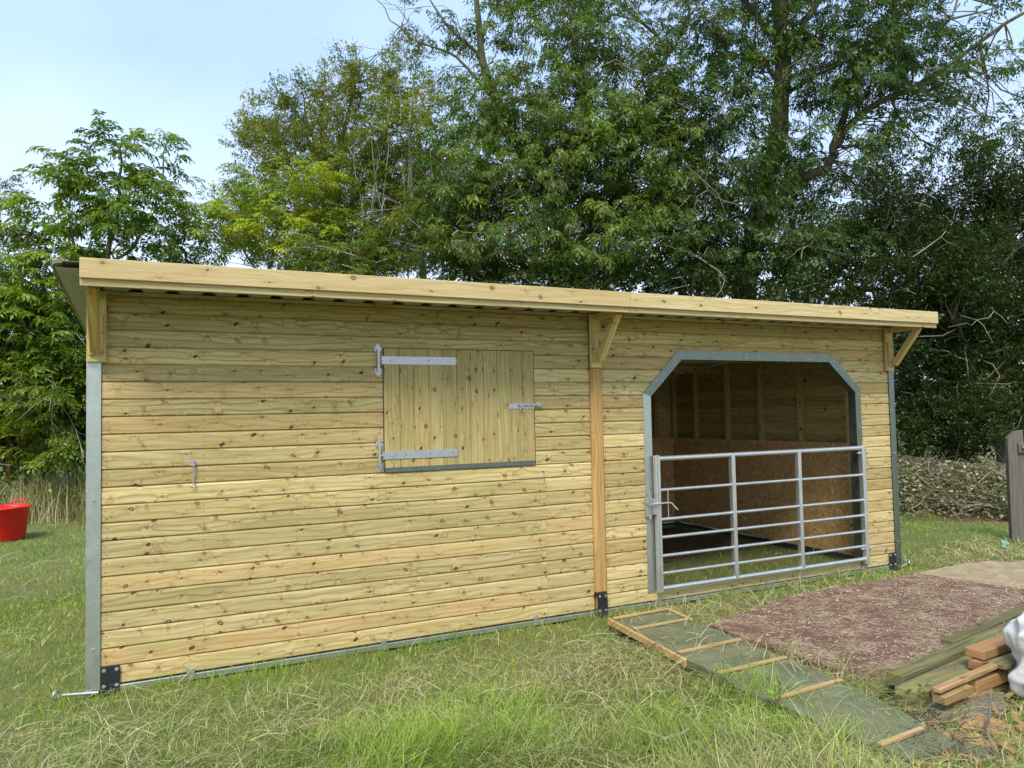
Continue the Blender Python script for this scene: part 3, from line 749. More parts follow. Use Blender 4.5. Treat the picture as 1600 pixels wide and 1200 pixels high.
def crown(parent, lobes, n, kind, col, var=0.38, hole=0.30, hs=1.3, scale=(0.8, 1.25), hue=0.12, bias=0.42, young=None):
    P, C = lobe_points(lobes, n, bias)
    keep = ~in_shelter(P) & (P[:, 2] > 0.05)
    # nothing is built deep behind the shelter, where no view from this side can reach
    hid = (P[:, 1] > 3.8) & (P[:, 0] > 0.9) & (P[:, 0] < 12.0) & (P[:, 2] < 1.7 + 0.11 * (P[:, 1] - 3.8))
    Qd = P - CAM; dep = Qd @ FV; ppx = 800 + FPX * (Qd @ RV) / dep; ppy = 600 - FPX * (Qd @ UV) / dep
    keep &= ~(hid & (ppx > 210) & (ppx < 1310)) & ~((ppy > 520) & (ppx > 210) & (ppx < 1310))
    keep &= ~(((ppy < -130) | (ppx > 1800) | (ppx < -160)) & (rng.uniform(0, 1, len(P)) < 0.45))
    hv = np.array([noise.noise(Vector(p * hs)) for p in P])
    keep &= hv > (-1 + 2 * hole * 0.5 - 0.0) * 0.35 - 0.35 + hole * 0.9
    P = P[keep]; C = C[keep]
    tp = TPL[kind]; tid = rng.integers(0, len(tp), len(P))
    outv = unit(P - C + rng.normal(0, 0.35, P.shape)); yaw = np.arctan2(outv[:, 1], outv[:, 0]) + rng.normal(0, 0.5, len(P))
    pit = np.clip(outv[:, 2] * 0.5, -0.3, 0.6) + rng.normal(0, 0.15, len(P)); sc = rng.uniform(*scale, len(P))
    big = np.array([noise.noise(Vector(p * 0.8) + Vector((7, 3, 1))) for p in P]) if len(P) else np.zeros(0)
    Vs = []; Cs = []
    for t_ in range(len(tp)):
        m_ = tid == t_
        k = m_.sum()
        if not k: continue
        cy, sy, cp_, sp_ = np.cos(yaw[m_]), np.sin(yaw[m_]), np.cos(pit[m_]), np.sin(pit[m_])
        R = np.zeros((k, 3, 3))
        R[:, 0, 0] = cy * cp_; R[:, 0, 1] = -sy; R[:, 0, 2] = -cy * sp_
        R[:, 1, 0] = sy * cp_; R[:, 1, 1] = cy; R[:, 1, 2] = -sy * sp_
        R[:, 2, 0] = sp_; R[:, 2, 2] = cp_
        R *= sc[m_][:, None, None]
        T = tp[t_].reshape(-1, 3)
        X = np.einsum('kij,nj->kni', R, T) + P[m_][:, None, :]
        nl = len(tp[t_])
        base = np.array(col) * np.array([2.05, 1.85, 1.05])
        v = 1 + var * rng.normal(0, 0.5, (k, 1, 1)) + var * 0.8 * rng.normal(0, 0.5, (k, nl, 1)) + var * 1.2 * big[m_][:, None, None]
        v = np.clip(v, 0.4, 1.9)
        h = (hue * (rng.normal(0, 0.6, (k, 1)) + big[m_][:, None] + rng.normal(0, 0.4, (k, nl))))[..., None]
        c = base * v * np.concatenate([1 + 1.5 * h, 1 + 0.2 * h, 1 - 0.9 * h], 2)
        if young is not None:
            ym = (rng.uniform(0, 1, (k, 1, 1)) < 0.12) * 1.0; c = c * (1 - ym) + np.array(young) * v * ym
        Vs.append(X.reshape(-1, 3)); Cs.append(np.repeat(np.clip(c, 0.004, 0.6).reshape(-1, 3), 4, 0))
    V = np.concatenate(Vs); c = np.concatenate(Cs)
    o = link('crown', fast_mesh('crown', V, np.arange(len(V)).reshape(-1, 4), False, c), M['leaf'], parent)
    return P, C
NLEAF = 0
def tubes_mesh(name, lines, mat, parent, n=4):
    "lines: list of (points (m,3), r0, r1)"
    Vs = []; Fs = []; off = 0
    for pts, r0, r1 in lines:
        pts = np.asarray(pts, float); m = len(pts)
        d = np.gradient(pts, axis=0); d = unit(d)
        ref = np.where(np.abs(d[:, 2:3]) < 0.9, np.array([[0, 0, 1.0]]), np.array([[1.0, 0, 0]]))
        a = unit(np.cross(d, ref)); b_ = np.cross(d, a)
        r = np.linspace(r0, r1, m)[:, None, None]
        t_ = np.arange(n) * 2 * PI / n
        ring = a[:, None, :] * np.cos(t_)[None, :, None] + b_[:, None, :] * np.sin(t_)[None, :, None]
        V = (pts[:, None, :] + ring * r).reshape(-1, 3)
        i = np.arange(m - 1)[:, None] * n; j = np.arange(n)[None, :]; k = (j + 1) % n
        F = np.stack([i + j, i + k, i + n + k, i + n + j], -1).reshape(-1, 4) + off
        Vs.append(V); Fs.append(F); off += len(V)
    return link(name, fast_mesh(name, np.concatenate(Vs), np.concatenate(Fs), True), mat, parent)
def curve(p, q, bend=0.12, m=6, sag=0.0, R=rng):
    p = np.asarray(p, float); q = np.asarray(q, float); L = np.linalg.norm(q - p)
    t_ = np.linspace(0, 1, m)[:, None]
    o1 = R.normal(0, bend * L, 3); o2 = R.normal(0, bend * 0.5 * L, 3)
    return p + (q - p) * t_ + np.sin(t_ * PI) * o1 + np.sin(t_ * 2 * PI) * o2 + np.array([0, 0, sag * L]) * np.sin(t_ * PI)
def limb(pts, r0, r1, sub=4, jit=0.02):
    "smooth polyline through given world points"
    pts = [np.asarray(p, float) for p in pts]; out_ = []
    n = len(pts)
    for i in range(n - 1):
        a = pts[max(i - 1, 0)]; b_ = pts[i]; c = pts[i + 1]; d = pts[min(i + 2, n - 1)]
        for k in range(sub):
            t_ = k / sub
            out_.append(0.5 * ((2 * b_) + (c - a) * t_ + (2 * a - 5 * b_ + 4 * c - d) * t_ * t_ + (3 * b_ - a - 3 * c + d) * t_ ** 3) + rng.normal(0, jit, 3))
    out_.append(pts[-1])
    return (np.array(out_), r0, r1)
def branches(P, C, hubs, frac=0.16, nmax=500, r=0.012):
    "thin branches from the nearest limb point out to spray positions"
    idx = rng.permutation(len(P))[:min(nmax, int(len(P) * frac))]
    H = np.array(hubs); out_ = []
    for i in idx:
        p = P[i]; dd = np.linalg.norm(H - p + np.array([0, 0, 0.5]), axis=1); j = np.argsort(dd)[min(len(dd) - 1, rng.integers(0, 4))]
        L = dd[j]
        out_.append((curve(H[j], p, 0.10, 6, 0.03), r * (0.6 + 0.5 * min(L, 3)), r * 0.22))
    return out_
def tree(name, label, cat, group, limbs, lobes, n, kind, col, bark_mat, **kw):
    bx = limbs[0][0][0]
    e = empty(name, (0, 0, 0)); tag(e, label, cat, group)
    bfrac = kw.pop('bfrac', 0.16); dead = kw.pop('dead', 0); br = kw.pop('br', 0.012); bmat = kw.pop('bmat', M['twig'])
    P, C = crown(e, lobes, n, kind, col, **kw)
    hubs = [p for l in limbs for p in l[0][1:]]
    tubes_mesh('trunk', limbs[:1], bark_mat, e, 10)
    for l_ in limbs[1:]: tubes_mesh('limb', [l_], bark_mat, e, 8)
    B = branches(P, C, hubs, bfrac, 700, br)
    if B: tubes_mesh('branches', B, bmat, e, 4)['kind'] = 'stuff'
    if dead:
        L = []
        H = np.array(hubs)
        for _ in range(dead):
            p = P[rng.integers(len(P))]; d = unit(rng.normal(0, 1, 3) * np.array([1, 1, 0.45]) + np.array([0, 0, -0.1])); L_ = rng.uniform(0.4, 1.9)
            c = curve(p, p + d * L_, 0.10, 6, 0.05); L.append((c, 0.0105, 0.0035))
            for _k in range(rng.integers(1, 4)):
                s_ = c[rng.integers(1, 5)]; L.append((curve(s_, s_ + unit(d + rng.normal(0, 0.6, 3)) * L_ * rng.uniform(0.25, 0.6), 0.1, 4), 0.005, 0.002))
        tubes_mesh('bare_twigs', L, M['deadtwig'], e, 4)['kind'] = 'stuff'
    o_ = e
    return e

DG = (0.030, 0.062, 0.022)     # deep blue green ash
MG = (0.058, 0.098, 0.026)     # mid green
OG = (0.080, 0.105, 0.030)     # olive
YG = (0.125, 0.185, 0.032)     # light yellow green
def stem(px, py, d, dz=0.0): return at(px, py, d)
def trunk_pts(px0, d, tops):
    "from the ground under (px0) at depth d up through pixel points"
    q = at(px0, 600, d); return [np.array([q[0], q[1], -0.15])] + [at(a, c, e_) for a, c, e_ in tops]

# young ash left of the shelter
lb = [(190, 225, 13.6, 34, 34), (160, 262, 13.6, 70, 40), (108, 280, 13.5, 34, 34), (252, 212, 13.6, 17, 20), (270, 243, 13.6, 20, 9), (180, 315, 13.8, 110, 52), (100, 345, 13.5, 62, 50), (235, 345, 13.8, 66, 52), (262, 290, 13.7, 28, 26), (150, 395, 14, 110, 50, .8), (75, 385, 13.2, 34, 28),
      (60, 470, 13.3, 60, 60), (110, 545, 13.2, 60, 60), (250, 400, 14, 70, 30), (20, 420, 13.6, 50, 50, .8), (300, 350, 14, 34, 40, .7)]
tr = [limb(trunk_pts(150, 13.7, [(155, 500, 13.7), (175, 380, 13.8), (186, 300, 13.7), (190, 220, 13.6)]), 0.075, 0.012)]
tr += [limb([at(160, 480, 13.7), at(120, 400, 13.6), at(108, 330, 13.5), at(104, 275, 13.5)], 0.035, 0.008), limb([at(170, 420, 13.8), at(225, 360, 13.7), at(252, 290, 13.6), at(256, 205, 13.6)], 0.035, 0.006),
       limb([at(155, 500, 13.7), at(90, 440, 13.4), at(60, 400, 13.2)], 0.03, 0.008), limb([at(155, 520, 13.7), at(240, 440, 14), at(270, 390, 14)], 0.03, 0.008)]
tree('ash_sapling', 'young light green ash with loose leaf sprays against the sky at the shelter left end', 'tree', 'trees along the field edge', tr, lb, 620, 'ash_up', (0.085, 0.145, 0.032), M['twig'], hole=0.27, bias=0.6, var=0.35, hue=0.12, br=0.008, young=(0.16, 0.22, 0.035), scale=(0.8, 1.15))

# dark tree at the left edge of the view
lb = [(-20, 300, 17, 45, 50), (-10, 380, 17, 62, 70), (-90, 360, 17, 120, 130), (20, 455, 17, 50, 45, .5), (-120, 250, 17, 90, 80)]
tr = [limb(trunk_pts(-90, 17, [(-88, 500, 17), (-80, 380, 17), (-60, 260, 17)]), 0.16, 0.03), limb([at(-88, 480, 17), at(-40, 400, 17), at(0, 350, 17)], 0.06, 0.012)]
tree('dark_tree', 'dark small leaved tree cut by the left edge of the view, above the bushes', 'tree', 'trees along the field edge', tr, lb, 620, 'willow', (0.045, 0.075, 0.026), M['bark'], hole=0.28)

# broad olive tree in the left middle
lb = [(560, 120, 17, 52, 40), (500, 150, 17, 62, 46), (430, 190, 17, 50, 42), (610, 140, 17, 60, 52), (395, 215, 16.8, 30, 26), (480, 235, 16.8, 110, 60), (580, 240, 17, 120, 80), (400, 275, 16.5, 46, 40), (500, 330, 16.6, 130, 74), (640, 320, 17, 90, 90), (690, 200, 17.4, 70, 80, .6), (380, 340, 16.4, 50, 60), (560, 400, 17, 150, 50), (640, 75, 17.4, 28, 26)]
tr = [limb(trunk_pts(540, 17.2, [(540, 440, 17.2), (525, 330, 17.1), (530, 240, 17), (556, 130, 17)]), 0.19, 0.02), limb([at(532, 380, 17.1), at(470, 290, 17), at(430, 225, 17), at(360, 205, 17)], 0.075, 0.01), limb([at(530, 340, 17), at(590, 250, 17), at(610, 150, 17)], 0.08, 0.012), limb([at(540, 420, 17.2), at(620, 330, 17), at(680, 230, 17.2)], 0.07, 0.012), limb([at(525, 320, 17), at(490, 220, 17), at(470, 140, 17)], 0.06, 0.01)]
tree('field_maple', 'broad olive green tree with a rounded crown rising over the left half of the roof', 'tree', 'trees along the field edge', tr, lb, 2900, 'willow', (0.098, 0.125, 0.034), M['bark'], hole=0.27, dead=26, bias=0.5, young=(0.15, 0.17, 0.05))

# yellow green ash in front of it
lb = [(450, 300, 15, 74, 40), (500, 280, 15, 40, 24), (395, 350, 15, 60, 44), (350, 375, 15, 46, 40), (460, 375, 15, 80, 40), (345, 320, 15.2, 26, 20)]
tr = [limb(trunk_pts(420, 15, [(420, 480, 15), (430, 380, 15), (455, 285, 15)]), 0.06, 0.01), limb([at(422, 450, 15), at(375, 380, 15), at(345, 350, 15)], 0.03, 0.007), limb([at(425, 430, 15), at(480, 350, 15), at(505, 280, 15)], 0.03, 0.007)]
tree('ash_sapling', 'bright yellow green young ash over the roof, in front of the olive tree', 'tree', 'trees along the field edge', tr, lb, 330, 'ash', YG, M['twig'], hole=0.2, br=0.008, young=(0.20, 0.26, 0.06))

# thin pale stemmed trees
lb = [(600, 260, 15.5, 40, 60, .5), (595, 225, 15.3, 34, 30), (650, 370, 15.3, 60, 50), (570, 380, 15.3, 60, 40, .6), (700, 330, 15.5, 50, 60, .6), (640, 180, 15.5, 30, 50, .4)]
tr = [limb(trunk_pts(664, 15.3, [(662, 450, 15.3), (652, 380, 15.3), (646, 320, 15.3), (640, 200, 15.4), (648, 130, 15.4)]), 0.085, 0.014)]
for a, c, d_ in ((560, 590, 250), (572, 612, 150), (600, 578, 200), (690, 668, 210), (636, 622, 120), (705, 690, 260), (585, 545, 230), (620, 640, 190)):
    tr.append(limb(trunk_pts(a, 15.2, [(a + 2, 440, 15.2), ((a + c) / 2 + 5, 330, 15.2), (c, d_, 15.3)]), 0.022, 0.007))
tree('pale_stemmed_tree', 'slender tree with a pale bare trunk and many thin pale upright shoots', 'tree', 'trees along the field edge', tr, lb, 420, 'ash', (0.085, 0.125, 0.03), M['bark_pale'], hole=0.3, dead=30, bmat=M['deadtwig'], br=0.009)

# tall ash, centre
lb = [(760, 60, 14.6, 60, 60, .35), (690, 60, 14.8, 60, 50, .16), (640, 25, 14.8, 40, 30, .16), (880, 60, 14.6, 90, 90, .8), (790, 170, 14.4, 90, 60, .8), (760, 250, 14.2, 95, 60), (870, 200, 14.2, 110, 80), (980, 110, 14.6, 90, 100, .7), (840, 300, 13.8, 120, 56), (950, 260, 13.8, 110, 80), (720, 330, 14, 60, 50), (800, 380, 13.6, 120, 50), (930, 380, 13.4, 120, 50), (1020, 330, 13.6, 80, 80), (880, -80, 15, 160, 100, .7), (1040, 200, 14.2, 70, 90)]
tr = [limb(trunk_pts(890, 15.2, [(885, 460, 15.2), (870, 340, 15), (800, 210, 14.8), (755, 110, 14.8), (745, 0, 14.8), (735, -90, 15)]), 0.17, 0.03),
      limb([at(752, 92, 14.8), at(700, 40, 14.7), at(665, -10, 14.7)], 0.045, 0.01), limb([at(750, 70, 14.8), at(772, 20, 14.8), at(800, -40, 14.8)], 0.03, 0.01), limb([at(775, 160, 14.8), at(715, 90, 14.6), at(640, 60, 14.6), at(590, 0, 14.6)], 0.04, 0.006),
      limb([at(885, 420, 15.2), at(960, 300, 14.8), at(1000, 180, 14.8), at(1040, 75, 14.8), at(960, 0, 14.8)], 0.10, 0.02), limb([at(1020, 110, 14.8), at(1045, 85, 14.8), at(1075, 20, 14.8), at(1070, -60, 14.8)], 0.05, 0.014),
      limb([at(870, 330, 15), at(920, 220, 14.6), at(900, 100, 14.6), at(880, -60, 14.6)], 0.07, 0.015), limb([at(880, 400, 15), at(780, 330, 14.4), at(700, 290, 14.2)], 0.045, 0.01)]
tree('ash_tree', 'tall deep green ash with bare forked top twigs, over the centre of the roof', 'tree', 'trees along the field edge', tr, lb, 2750, 'ash_droop', (0.056, 0.098, 0.028), M['bark'], hole=0.33, dead=130, bfrac=0.28, br=0.014, young=(0.12, 0.15, 0.045))
# long bare arching branches in front of it
# big mossy ash right of centre
lb = [(1120, 40, 15, 90, 80, .7), (1200, 120, 14.4, 70, 70, .45), (1120, 200, 14.2, 80, 90, .7), (1300, 30, 14.4, 110, 60, .8), (1330, 120, 14.2, 70, 60, .9), (1120, 320, 13.8, 90, 70), (1220, 280, 14.2, 60, 60, .6), (1290, 240, 14.2, 90, 50, .7), (1400, 70, 14.4, 90, 70, .6), (1440, 150, 14.2, 80, 50, .4), (1200, 400, 13.6, 110, 50), (1330, 330, 14.2, 90, 60, .8), (1060, 400, 13.6, 90, 44), (1500, 30, 14.6, 90, 70, .28), (1560, 100, 14.6, 90, 60, .22), (1250, -90, 15, 260, 90, .6), (1400, 230, 14.2, 60, 40, .4), (1560, 200, 14.4, 90, 50, .35), (1330, 410, 13.8, 90, 50, .8)]
tr = [limb(trunk_pts(1190, 14.8, [(1165, 480, 14.8), (1175, 390, 14.8), (1195, 300, 14.8), (1218, 200, 14.8), (1222, 100, 14.8), (1216, 0, 14.8), (1225, -120, 14.8)]), 0.27, 0.11),
      limb([at(1175, 400, 14.8), at(1230, 295, 14.6), at(1290, 262, 14.5), at(1315, 215, 14.5), at(1350, 175, 14.4), at(1450, 120, 14.4), at(1600, 20, 14.4)], 0.12, 0.03),
      limb([at(1300, 245, 14.5), at(1318, 180, 14.5), at(1340, 110, 14.5), at(1400, 30, 14.6)], 0.085, 0.03),
      limb([at(1222, 110, 14.8), at(1255, 40, 14.8), at(1300, -30, 14.8)], 0.10, 0.05), limb([at(1205, 60, 14.8), at(1160, -5, 14.8), at(1120, -60, 14.8)], 0.06, 0.03),
      limb([at(1222, 150, 14.8), at(1300, 105, 14.4), at(1400, 60, 14.3), at(1560, 10, 14.2)], 0.05, 0.012), limb([at(1180, 370, 14.8), at(1130, 300, 14.4), at(1060, 230, 14.2), at(980, 215, 14)], 0.055, 0.01),
      limb([at(1240, 470, 14.6), at(1243, 380, 14.6), at(1236, 330, 14.6), at(1260, 250, 14.6)], 0.085, 0.03), limb([at(1222, 140, 14.8), at(1180, 80, 14.6), at(1110, 50, 14.5)], 0.045, 0.012),
      limb([at(1225, 125, 14.8), at(1265, 75, 14.4), at(1340, 30, 14.2)], 0.035, 0.01)]
tree('ash_tree', 'big dark ash with a thick mossy forked trunk above the gated opening', 'tree', 'trees along the field edge', tr, lb, 3100, 'ash_droop', (0.034, 0.068, 0.026), M['bark'], hole=0.37, dead=110, bfrac=0.34, br=0.014, young=(0.07, 0.11, 0.035))

# dark hawthorns on the right
def hawthorn(px, top, d, w, n, label, col=(0.019, 0.035, 0.013), kind='small', low=690, dead=20, grp='trees along the field edge'):
    lb = []; y = top + 40
    while y < low:
        f = min(1, 0.6 + (y - top) / 300); lb += [(px - w * 0.4 * f, y, d + random.uniform(-.5, .5), w * 0.55 * f, 52), (px + w * 0.4 * f, y + 15, d + random.uniform(-.5, .5), w * 0.55 * f, 52)]; y += 62
    tr = [limb(trunk_pts(px, d + .4, [(px + 5, 600, d + .4), (px - 8, 500, d + .3), (px + 6, (top + 500) / 2, d)]), 0.14, 0.03)]
    for k in range(4): tr.append(limb([at(px, 620 - 45 * k, d + .4), at(px + random.uniform(-1, 1) * w * .5, 540 - 50 * k, d), at(px + random.uniform(-1, 1) * w, 500 - 70 * k, d - .3)], 0.05, 0.012))
    tree('hawthorn', label, 'tree', grp, tr, lb, n, kind, col, M['bark'], hole=0.24, dead=dead, bias=0.5, scale=(0.8, 1.3))
hawthorn(1420, 260, 13.0, 110, 1700, 'dark hawthorn rising directly behind the right end of the roof')
hawthorn(1560, 230, 12.6, 120, 2100, 'dense dark hawthorn behind the brushwood heap near the grey post', (0.021, 0.039, 0.014))
hawthorn(1730, 150, 12.6, 140, 650, 'dark hawthorn at the right edge of the view, beyond the grey post', (0.021, 0.037, 0.014), 'medium')
hawthorn(1490, 330, 14.6, 120, 900, 'shaded tree deep in the hedge between the two dark hawthorns', (0.020, 0.036, 0.014), 'medium')

# hedge behind the shelter
def bush(name, label, px, py, d, w, h, n, kind, col, **kw):
    lb = [(px + random.uniform(-.5, .5) * w, py + random.uniform(-.3, .3) * h, d + random.uniform(-.4, .4), w * .6, h * .55) for _ in range(5)] + [(px, 620, d, w * .8, 90), (px, py + h * 1.3, d, w * .9, 40)]
    tr = [limb(trunk_pts(px + random.uniform(-20, 20), d, [(px, py + h * .4, d), (px + random.uniform(-20, 20), py, d)]), 0.05, 0.012) for _ in range(1)]
    for _ in range(3): tr.append(limb(trunk_pts(px + random.uniform(-20, 20), d, [(px + random.uniform(-.4, .4) * w, py + h * .3, d), (px + random.uniform(-.7, .7) * w, py - h * .3, d)]), 0.025, 0.008))
    return tree(name, label, 'bush', 'bushes behind the shelter', tr, lb, int(n * (0.8 if px > 300 else 1)), kind, col, M['twig'], hole=0.15, dead=kw.pop('dead', 8), br=0.008, **kw)
bush('elder_bush', 'dark green bush showing over the roof beside the pale trunk', 740, 405, 13.6, 80, 50, 380, 'ash', (0.035, 0.062, 0.022))
bush('hazel_bush', 'dull green bush showing over the roof below the tall centre ash', 900, 430, 13.2, 100, 40, 420, 'medium', (0.032, 0.058, 0.020))
bush('hazel_bush', 'dark bush showing over the roof at the foot of the mossy ash', 1080, 440, 13.2, 100, 40, 420, 'medium', (0.026, 0.048, 0.018))
bush('holly_bush', 'near black bush over the roof between the mossy ash and the hawthorn', 1280, 460, 13, 110, 40, 460, 'small', (0.022, 0.042, 0.015))
bush('elder_bush', 'leafy green bush peeping over the roof under the olive tree', 560, 410, 14.5, 90, 40, 300, 'ash', (0.06, 0.095, 0.026))
# bushes at the left
bush('elder_bush', 'mid green bush left of the white corner post, above the tall dry grass', 95, 600, 13.4, 60, 70, 420, 'ash', (0.075, 0.125, 0.026), dead=16, young=(0.15, 0.2, 0.04))
bush('dogwood_bush', 'darker bush at the left edge of the view behind the red tub', 6, 520, 13.9, 60, 130, 700, 'medium', (0.05, 0.085, 0.022), dead=18)
bush('bramble_bush', 'yellow green bush under the left verge of the roof', 110, 500, 14, 60, 60, 260, 'ash', (0.11, 0.165, 0.03), dead=10)
bush('bramble_bush', 'shaggy bush beyond the left edge of the view', -130, 560, 13.5, 90, 90, 300, 'medium', (0.06, 0.09, 0.025))

for i_, (px_, lab_) in enumerate(((-190, 'low bramble thicket well beyond the left edge of the view'), (-50, 'low bramble thicket behind the red tub'), (70, 'low bramble thicket behind the tall dry grass by the white corner post'), (210, 'low bramble thicket hidden mostly by the left end of the shelter'))):
    lb = [(px_ + random.uniform(-40, 40), 630 + 40 * k, 14.6, 75, 60) for k in range(3)]
    tree('bramble_thicket', lab_, 'bush', 'bushes behind the shelter', [limb([at(px_, 800, 14.6), at(px_ + 10, 700, 14.6), at(px_ - 20, 620, 14.6)], 0.02, 0.006), limb([at(px_ + 30, 800, 14.6), at(px_ + 40, 700, 14.6), at(px_ + 60, 600, 14.6)], 0.02, 0.006)], lb, 420, 'medium', (0.045, 0.075, 0.020), M['twig'], hole=0.0, dead=6, br=0.006)
# far mass of woodland that closes the gaps low down
P = []; e_l = []
for i in range(17):
    px = -260 + i * 135
    e_l.append((px, 560, 21 + (i % 3), 110, 110)); e_l.append((px + 50, 480 - (18 if px > 500 else -50) - (60 if px > 1250 else 0), 22, 90, 60 if px > 300 else 40))
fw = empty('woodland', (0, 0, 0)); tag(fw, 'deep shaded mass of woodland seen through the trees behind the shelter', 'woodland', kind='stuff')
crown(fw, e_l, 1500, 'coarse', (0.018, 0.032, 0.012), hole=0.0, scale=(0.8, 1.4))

# ------------------------------------------------------------------ things on the ground, right foreground
def inpoly(x, y, poly):
    x = np.asarray(x); y = np.asarray(y); r = np.zeros(x.shape, bool); n = len(poly); j = n - 1
    for i in range(n):
        xi, yi = poly[i]; xj, yj = poly[j]
        c = ((yi > y) != (yj > y)) & (x < (xj - xi) * (y - yi) / (yj - yi + 1e-12) + xi); r ^= c; j = i
    return r
def ribbons(P, az, L, Wd, el, curl, turn, nseg, col, tipw=0.12):
    n = len(P); pts = [P]; p = P.copy(); a = az.copy(); e_ = el.copy()
    for k in range(nseg):
        d = np.stack([np.cos(a) * np.cos(e_), np.sin(a) * np.cos(e_), np.sin(e_)], 1); p = p + d * (L / nseg)[:, None]; pts.append(p); a = a + turn; e_ = e_ - curl
    pts = np.stack(pts, 1)
    wa = az + PI / 2 + rng.normal(0, 0.5, n)
    wv = np.stack([np.cos(wa), np.sin(wa), rng.normal(0, 0.25, n)], 1)
    f = np.linspace(1, tipw, nseg + 1) ** 0.7
    A = pts + wv[:, None, :] * (Wd[:, None] * f[None, :] / 2)[..., None]; B = pts - wv[:, None, :] * (Wd[:, None] * f[None, :] / 2)[..., None]
    m = nseg + 1
    V = np.stack([A, B], 2).reshape(-1, 3)
    base = (np.arange(n) * m * 2)[:, None]; k = np.arange(nseg)[None, :] * 2
    F = np.stack([base + k, base + k + 1, base + k + 3, base + k + 2], -1).reshape(-1, 4)
    C = np.repeat(col, m * 2, 0)
    return V, F, C
def sheet(name, poly, z0, th, mat, parent=None, bump_=0.0, n=14):
    "flat board lying on the ground with slightly uneven edges and surface"
    P = []
    m = len(poly)
    for i in range(m):
        for k in range(n):
            a = np.array(poly[i]) * (1 - k / n) + np.array(poly[(i + 1) % m]) * k / n
            nn = noise.noise(Vector((a[0] * 9, a[1] * 9, 1.0))) * bump_ * 1.4
            P.append((a[0] + nn, a[1] + nn))
    c = np.mean(P, 0); R = 9; V = [(c[0], c[1], z0 + th)]
    for r in range(1, R + 1):
        for q in P:
            a = c + (np.array(q) - c) * r / R
            V.append((a[0], a[1], z0 + th + bump_ * noise.noise(Vector((a[0] * 4, a[1] * 4, 0)))))
    k = len(P)
    F = [(0, 1 + i, 1 + (i + 1) % k) for i in range(k)] + [(1 + (r - 1) * k + i, 1 + r * k + i, 1 + r * k + (i + 1) % k, 1 + (r - 1) * k + (i + 1) % k) for r in range(1, R) for i in range(k)]
    o_ = 1 + (R - 1) * k; nv = len(V)
    for i in range(k): V.append((V[o_ + i][0], V[o_ + i][1], z0 - 0.02 + (V[o_ + i][2] - z0 - th)))
    F += [(o_ + i, nv + i, nv + (i + 1) % k, o_ + (i + 1) % k) for i in range(k)]
    me = bpy.data.meshes.new(name); me.from_pydata([tuple(map(float, v)) for v in V], [], F)
    return link(name, me, mat, parent)

# green panel with battens
b = NB('green_stained_ply'); p = b.geo(); n1 = b.noise(p, 6, 4, 0.6); n2 = b.noise(p, 45, 4, 0.7); n3 = b.noise(p, 3.1, 2)
col = b.mix(b.rng(n1, 0.35, 0.65), (0.105, 0.120, 0.058), (0.170, 0.180, 0.090)); col = b.mix(b.math('MULTIPLY', b.rng(n2, 0.55, 0.75), 0.6), col, (0.25, 0.21, 0.11)); col = b.mix(b.math('MULTIPLY', b.rng(n3, 0.55, 0.7), 0.5), col, (0.20, 0.17, 0.09))
b.base(col, 0.8); b.bump(n2, 0.4, 0.004); M['ply'] = b.m
PANEL = [(3.54, -0.37), (4.12, -0.34), (4.06, -0.9), (4.04, -1.6), (4.01, -2.2), (3.84, -2.95), (3.82, -3.02), (3.46, -3.0), (3.44, -2.8), (3.405, -2.08), (3.455, -1.41)]
PN = empty('battened_board', (0, 0, 0)); tag(PN, 'green stained board with pale cross battens lying on the grass before the centre post', 'board')
sheet('sheet', PANEL, -0.015, 0.035, M['ply'], PN, 0.008)
def Lx(y):  # left and right edge of the panel at y
    ys = [-3.5, -2.8, -2.08, -1.41, -0.37]; return np.interp(y, ys, [3.40, 3.44, 3.405, 3.455, 3.54]), np.interp(y, [-3.5, -2.95, -2.2, -1.6, -0.9, -0.34], [3.78, 3.80, 4.01, 4.04, 4.06, 4.12])
for y in (-0.385, -0.70, -1.29, -1.72, -2.18, -2.84):
    a, c = Lx(y); MB().beam((a + 0.012, y - 0.015, 0.032), (c - 0.012, y + 0.01, 0.030), 0.032, 0.014, bev=0.002).obj('batten', M['batten'], PN)
for y0, y1 in ((-0.36, -1.42),):
    a0, a1 = Lx(y0)[0], Lx(y1)[0]; MB().beam((a0 - 0.014, y0, 0.006), (a1 - 0.014, y1, 0.002), 0.022, 0.050, bev=0.003).obj('edge_board', M['batten'], PN)
c0, c1 = Lx(-0.4)[1], Lx(-0.75)[1]; MB().beam((c0 - 0.02, -0.40, 0.030), (c1 - 0.02, -0.72, 0.030), 0.03, 0.016).obj('edge_board', M['batten'], PN)

# brown matted sheet and the tan one behind it
b = NB('brown_matted_sheet'); p = b.geo(); n1 = b.noise(p, 5, 5, 0.7, 0.6); n2 = b.noise(p, 38, 5, 0.75, 1.0); n3 = b.noise(p, 110, 3, 0.7)
col = b.mix(b.rng(n1, 0.35, 0.65), (0.165, 0.080, 0.048), (0.25, 0.140, 0.085)); col = b.mix(b.math('MULTIPLY', b.rng(b.math('ADD', b.math('MULTIPLY', n1, 0.6), n2), 0.78, 0.95), 0.85), col, (0.52, 0.41, 0.27)); col = b.mix(b.math('MULTIPLY', b.rng(n3, 0.6, 0.7), 0.5), col, (0.07, 0.04, 0.03))
b.base(col, 0.95); b.bump(b.math('ADD', n2, n3), 1.0, 0.012); M['mat'] = b.m
MAT = [(4.10, -0.86), (4.75, -0.68), (5.45, -0.52), (6.97, -0.50), (7.25, -1.55), (6.4, -2.1), (5.6, -2.35), (4.55, -2.20), (4.34, -2.13), (4.13, -1.99), (4.10, -1.4)]
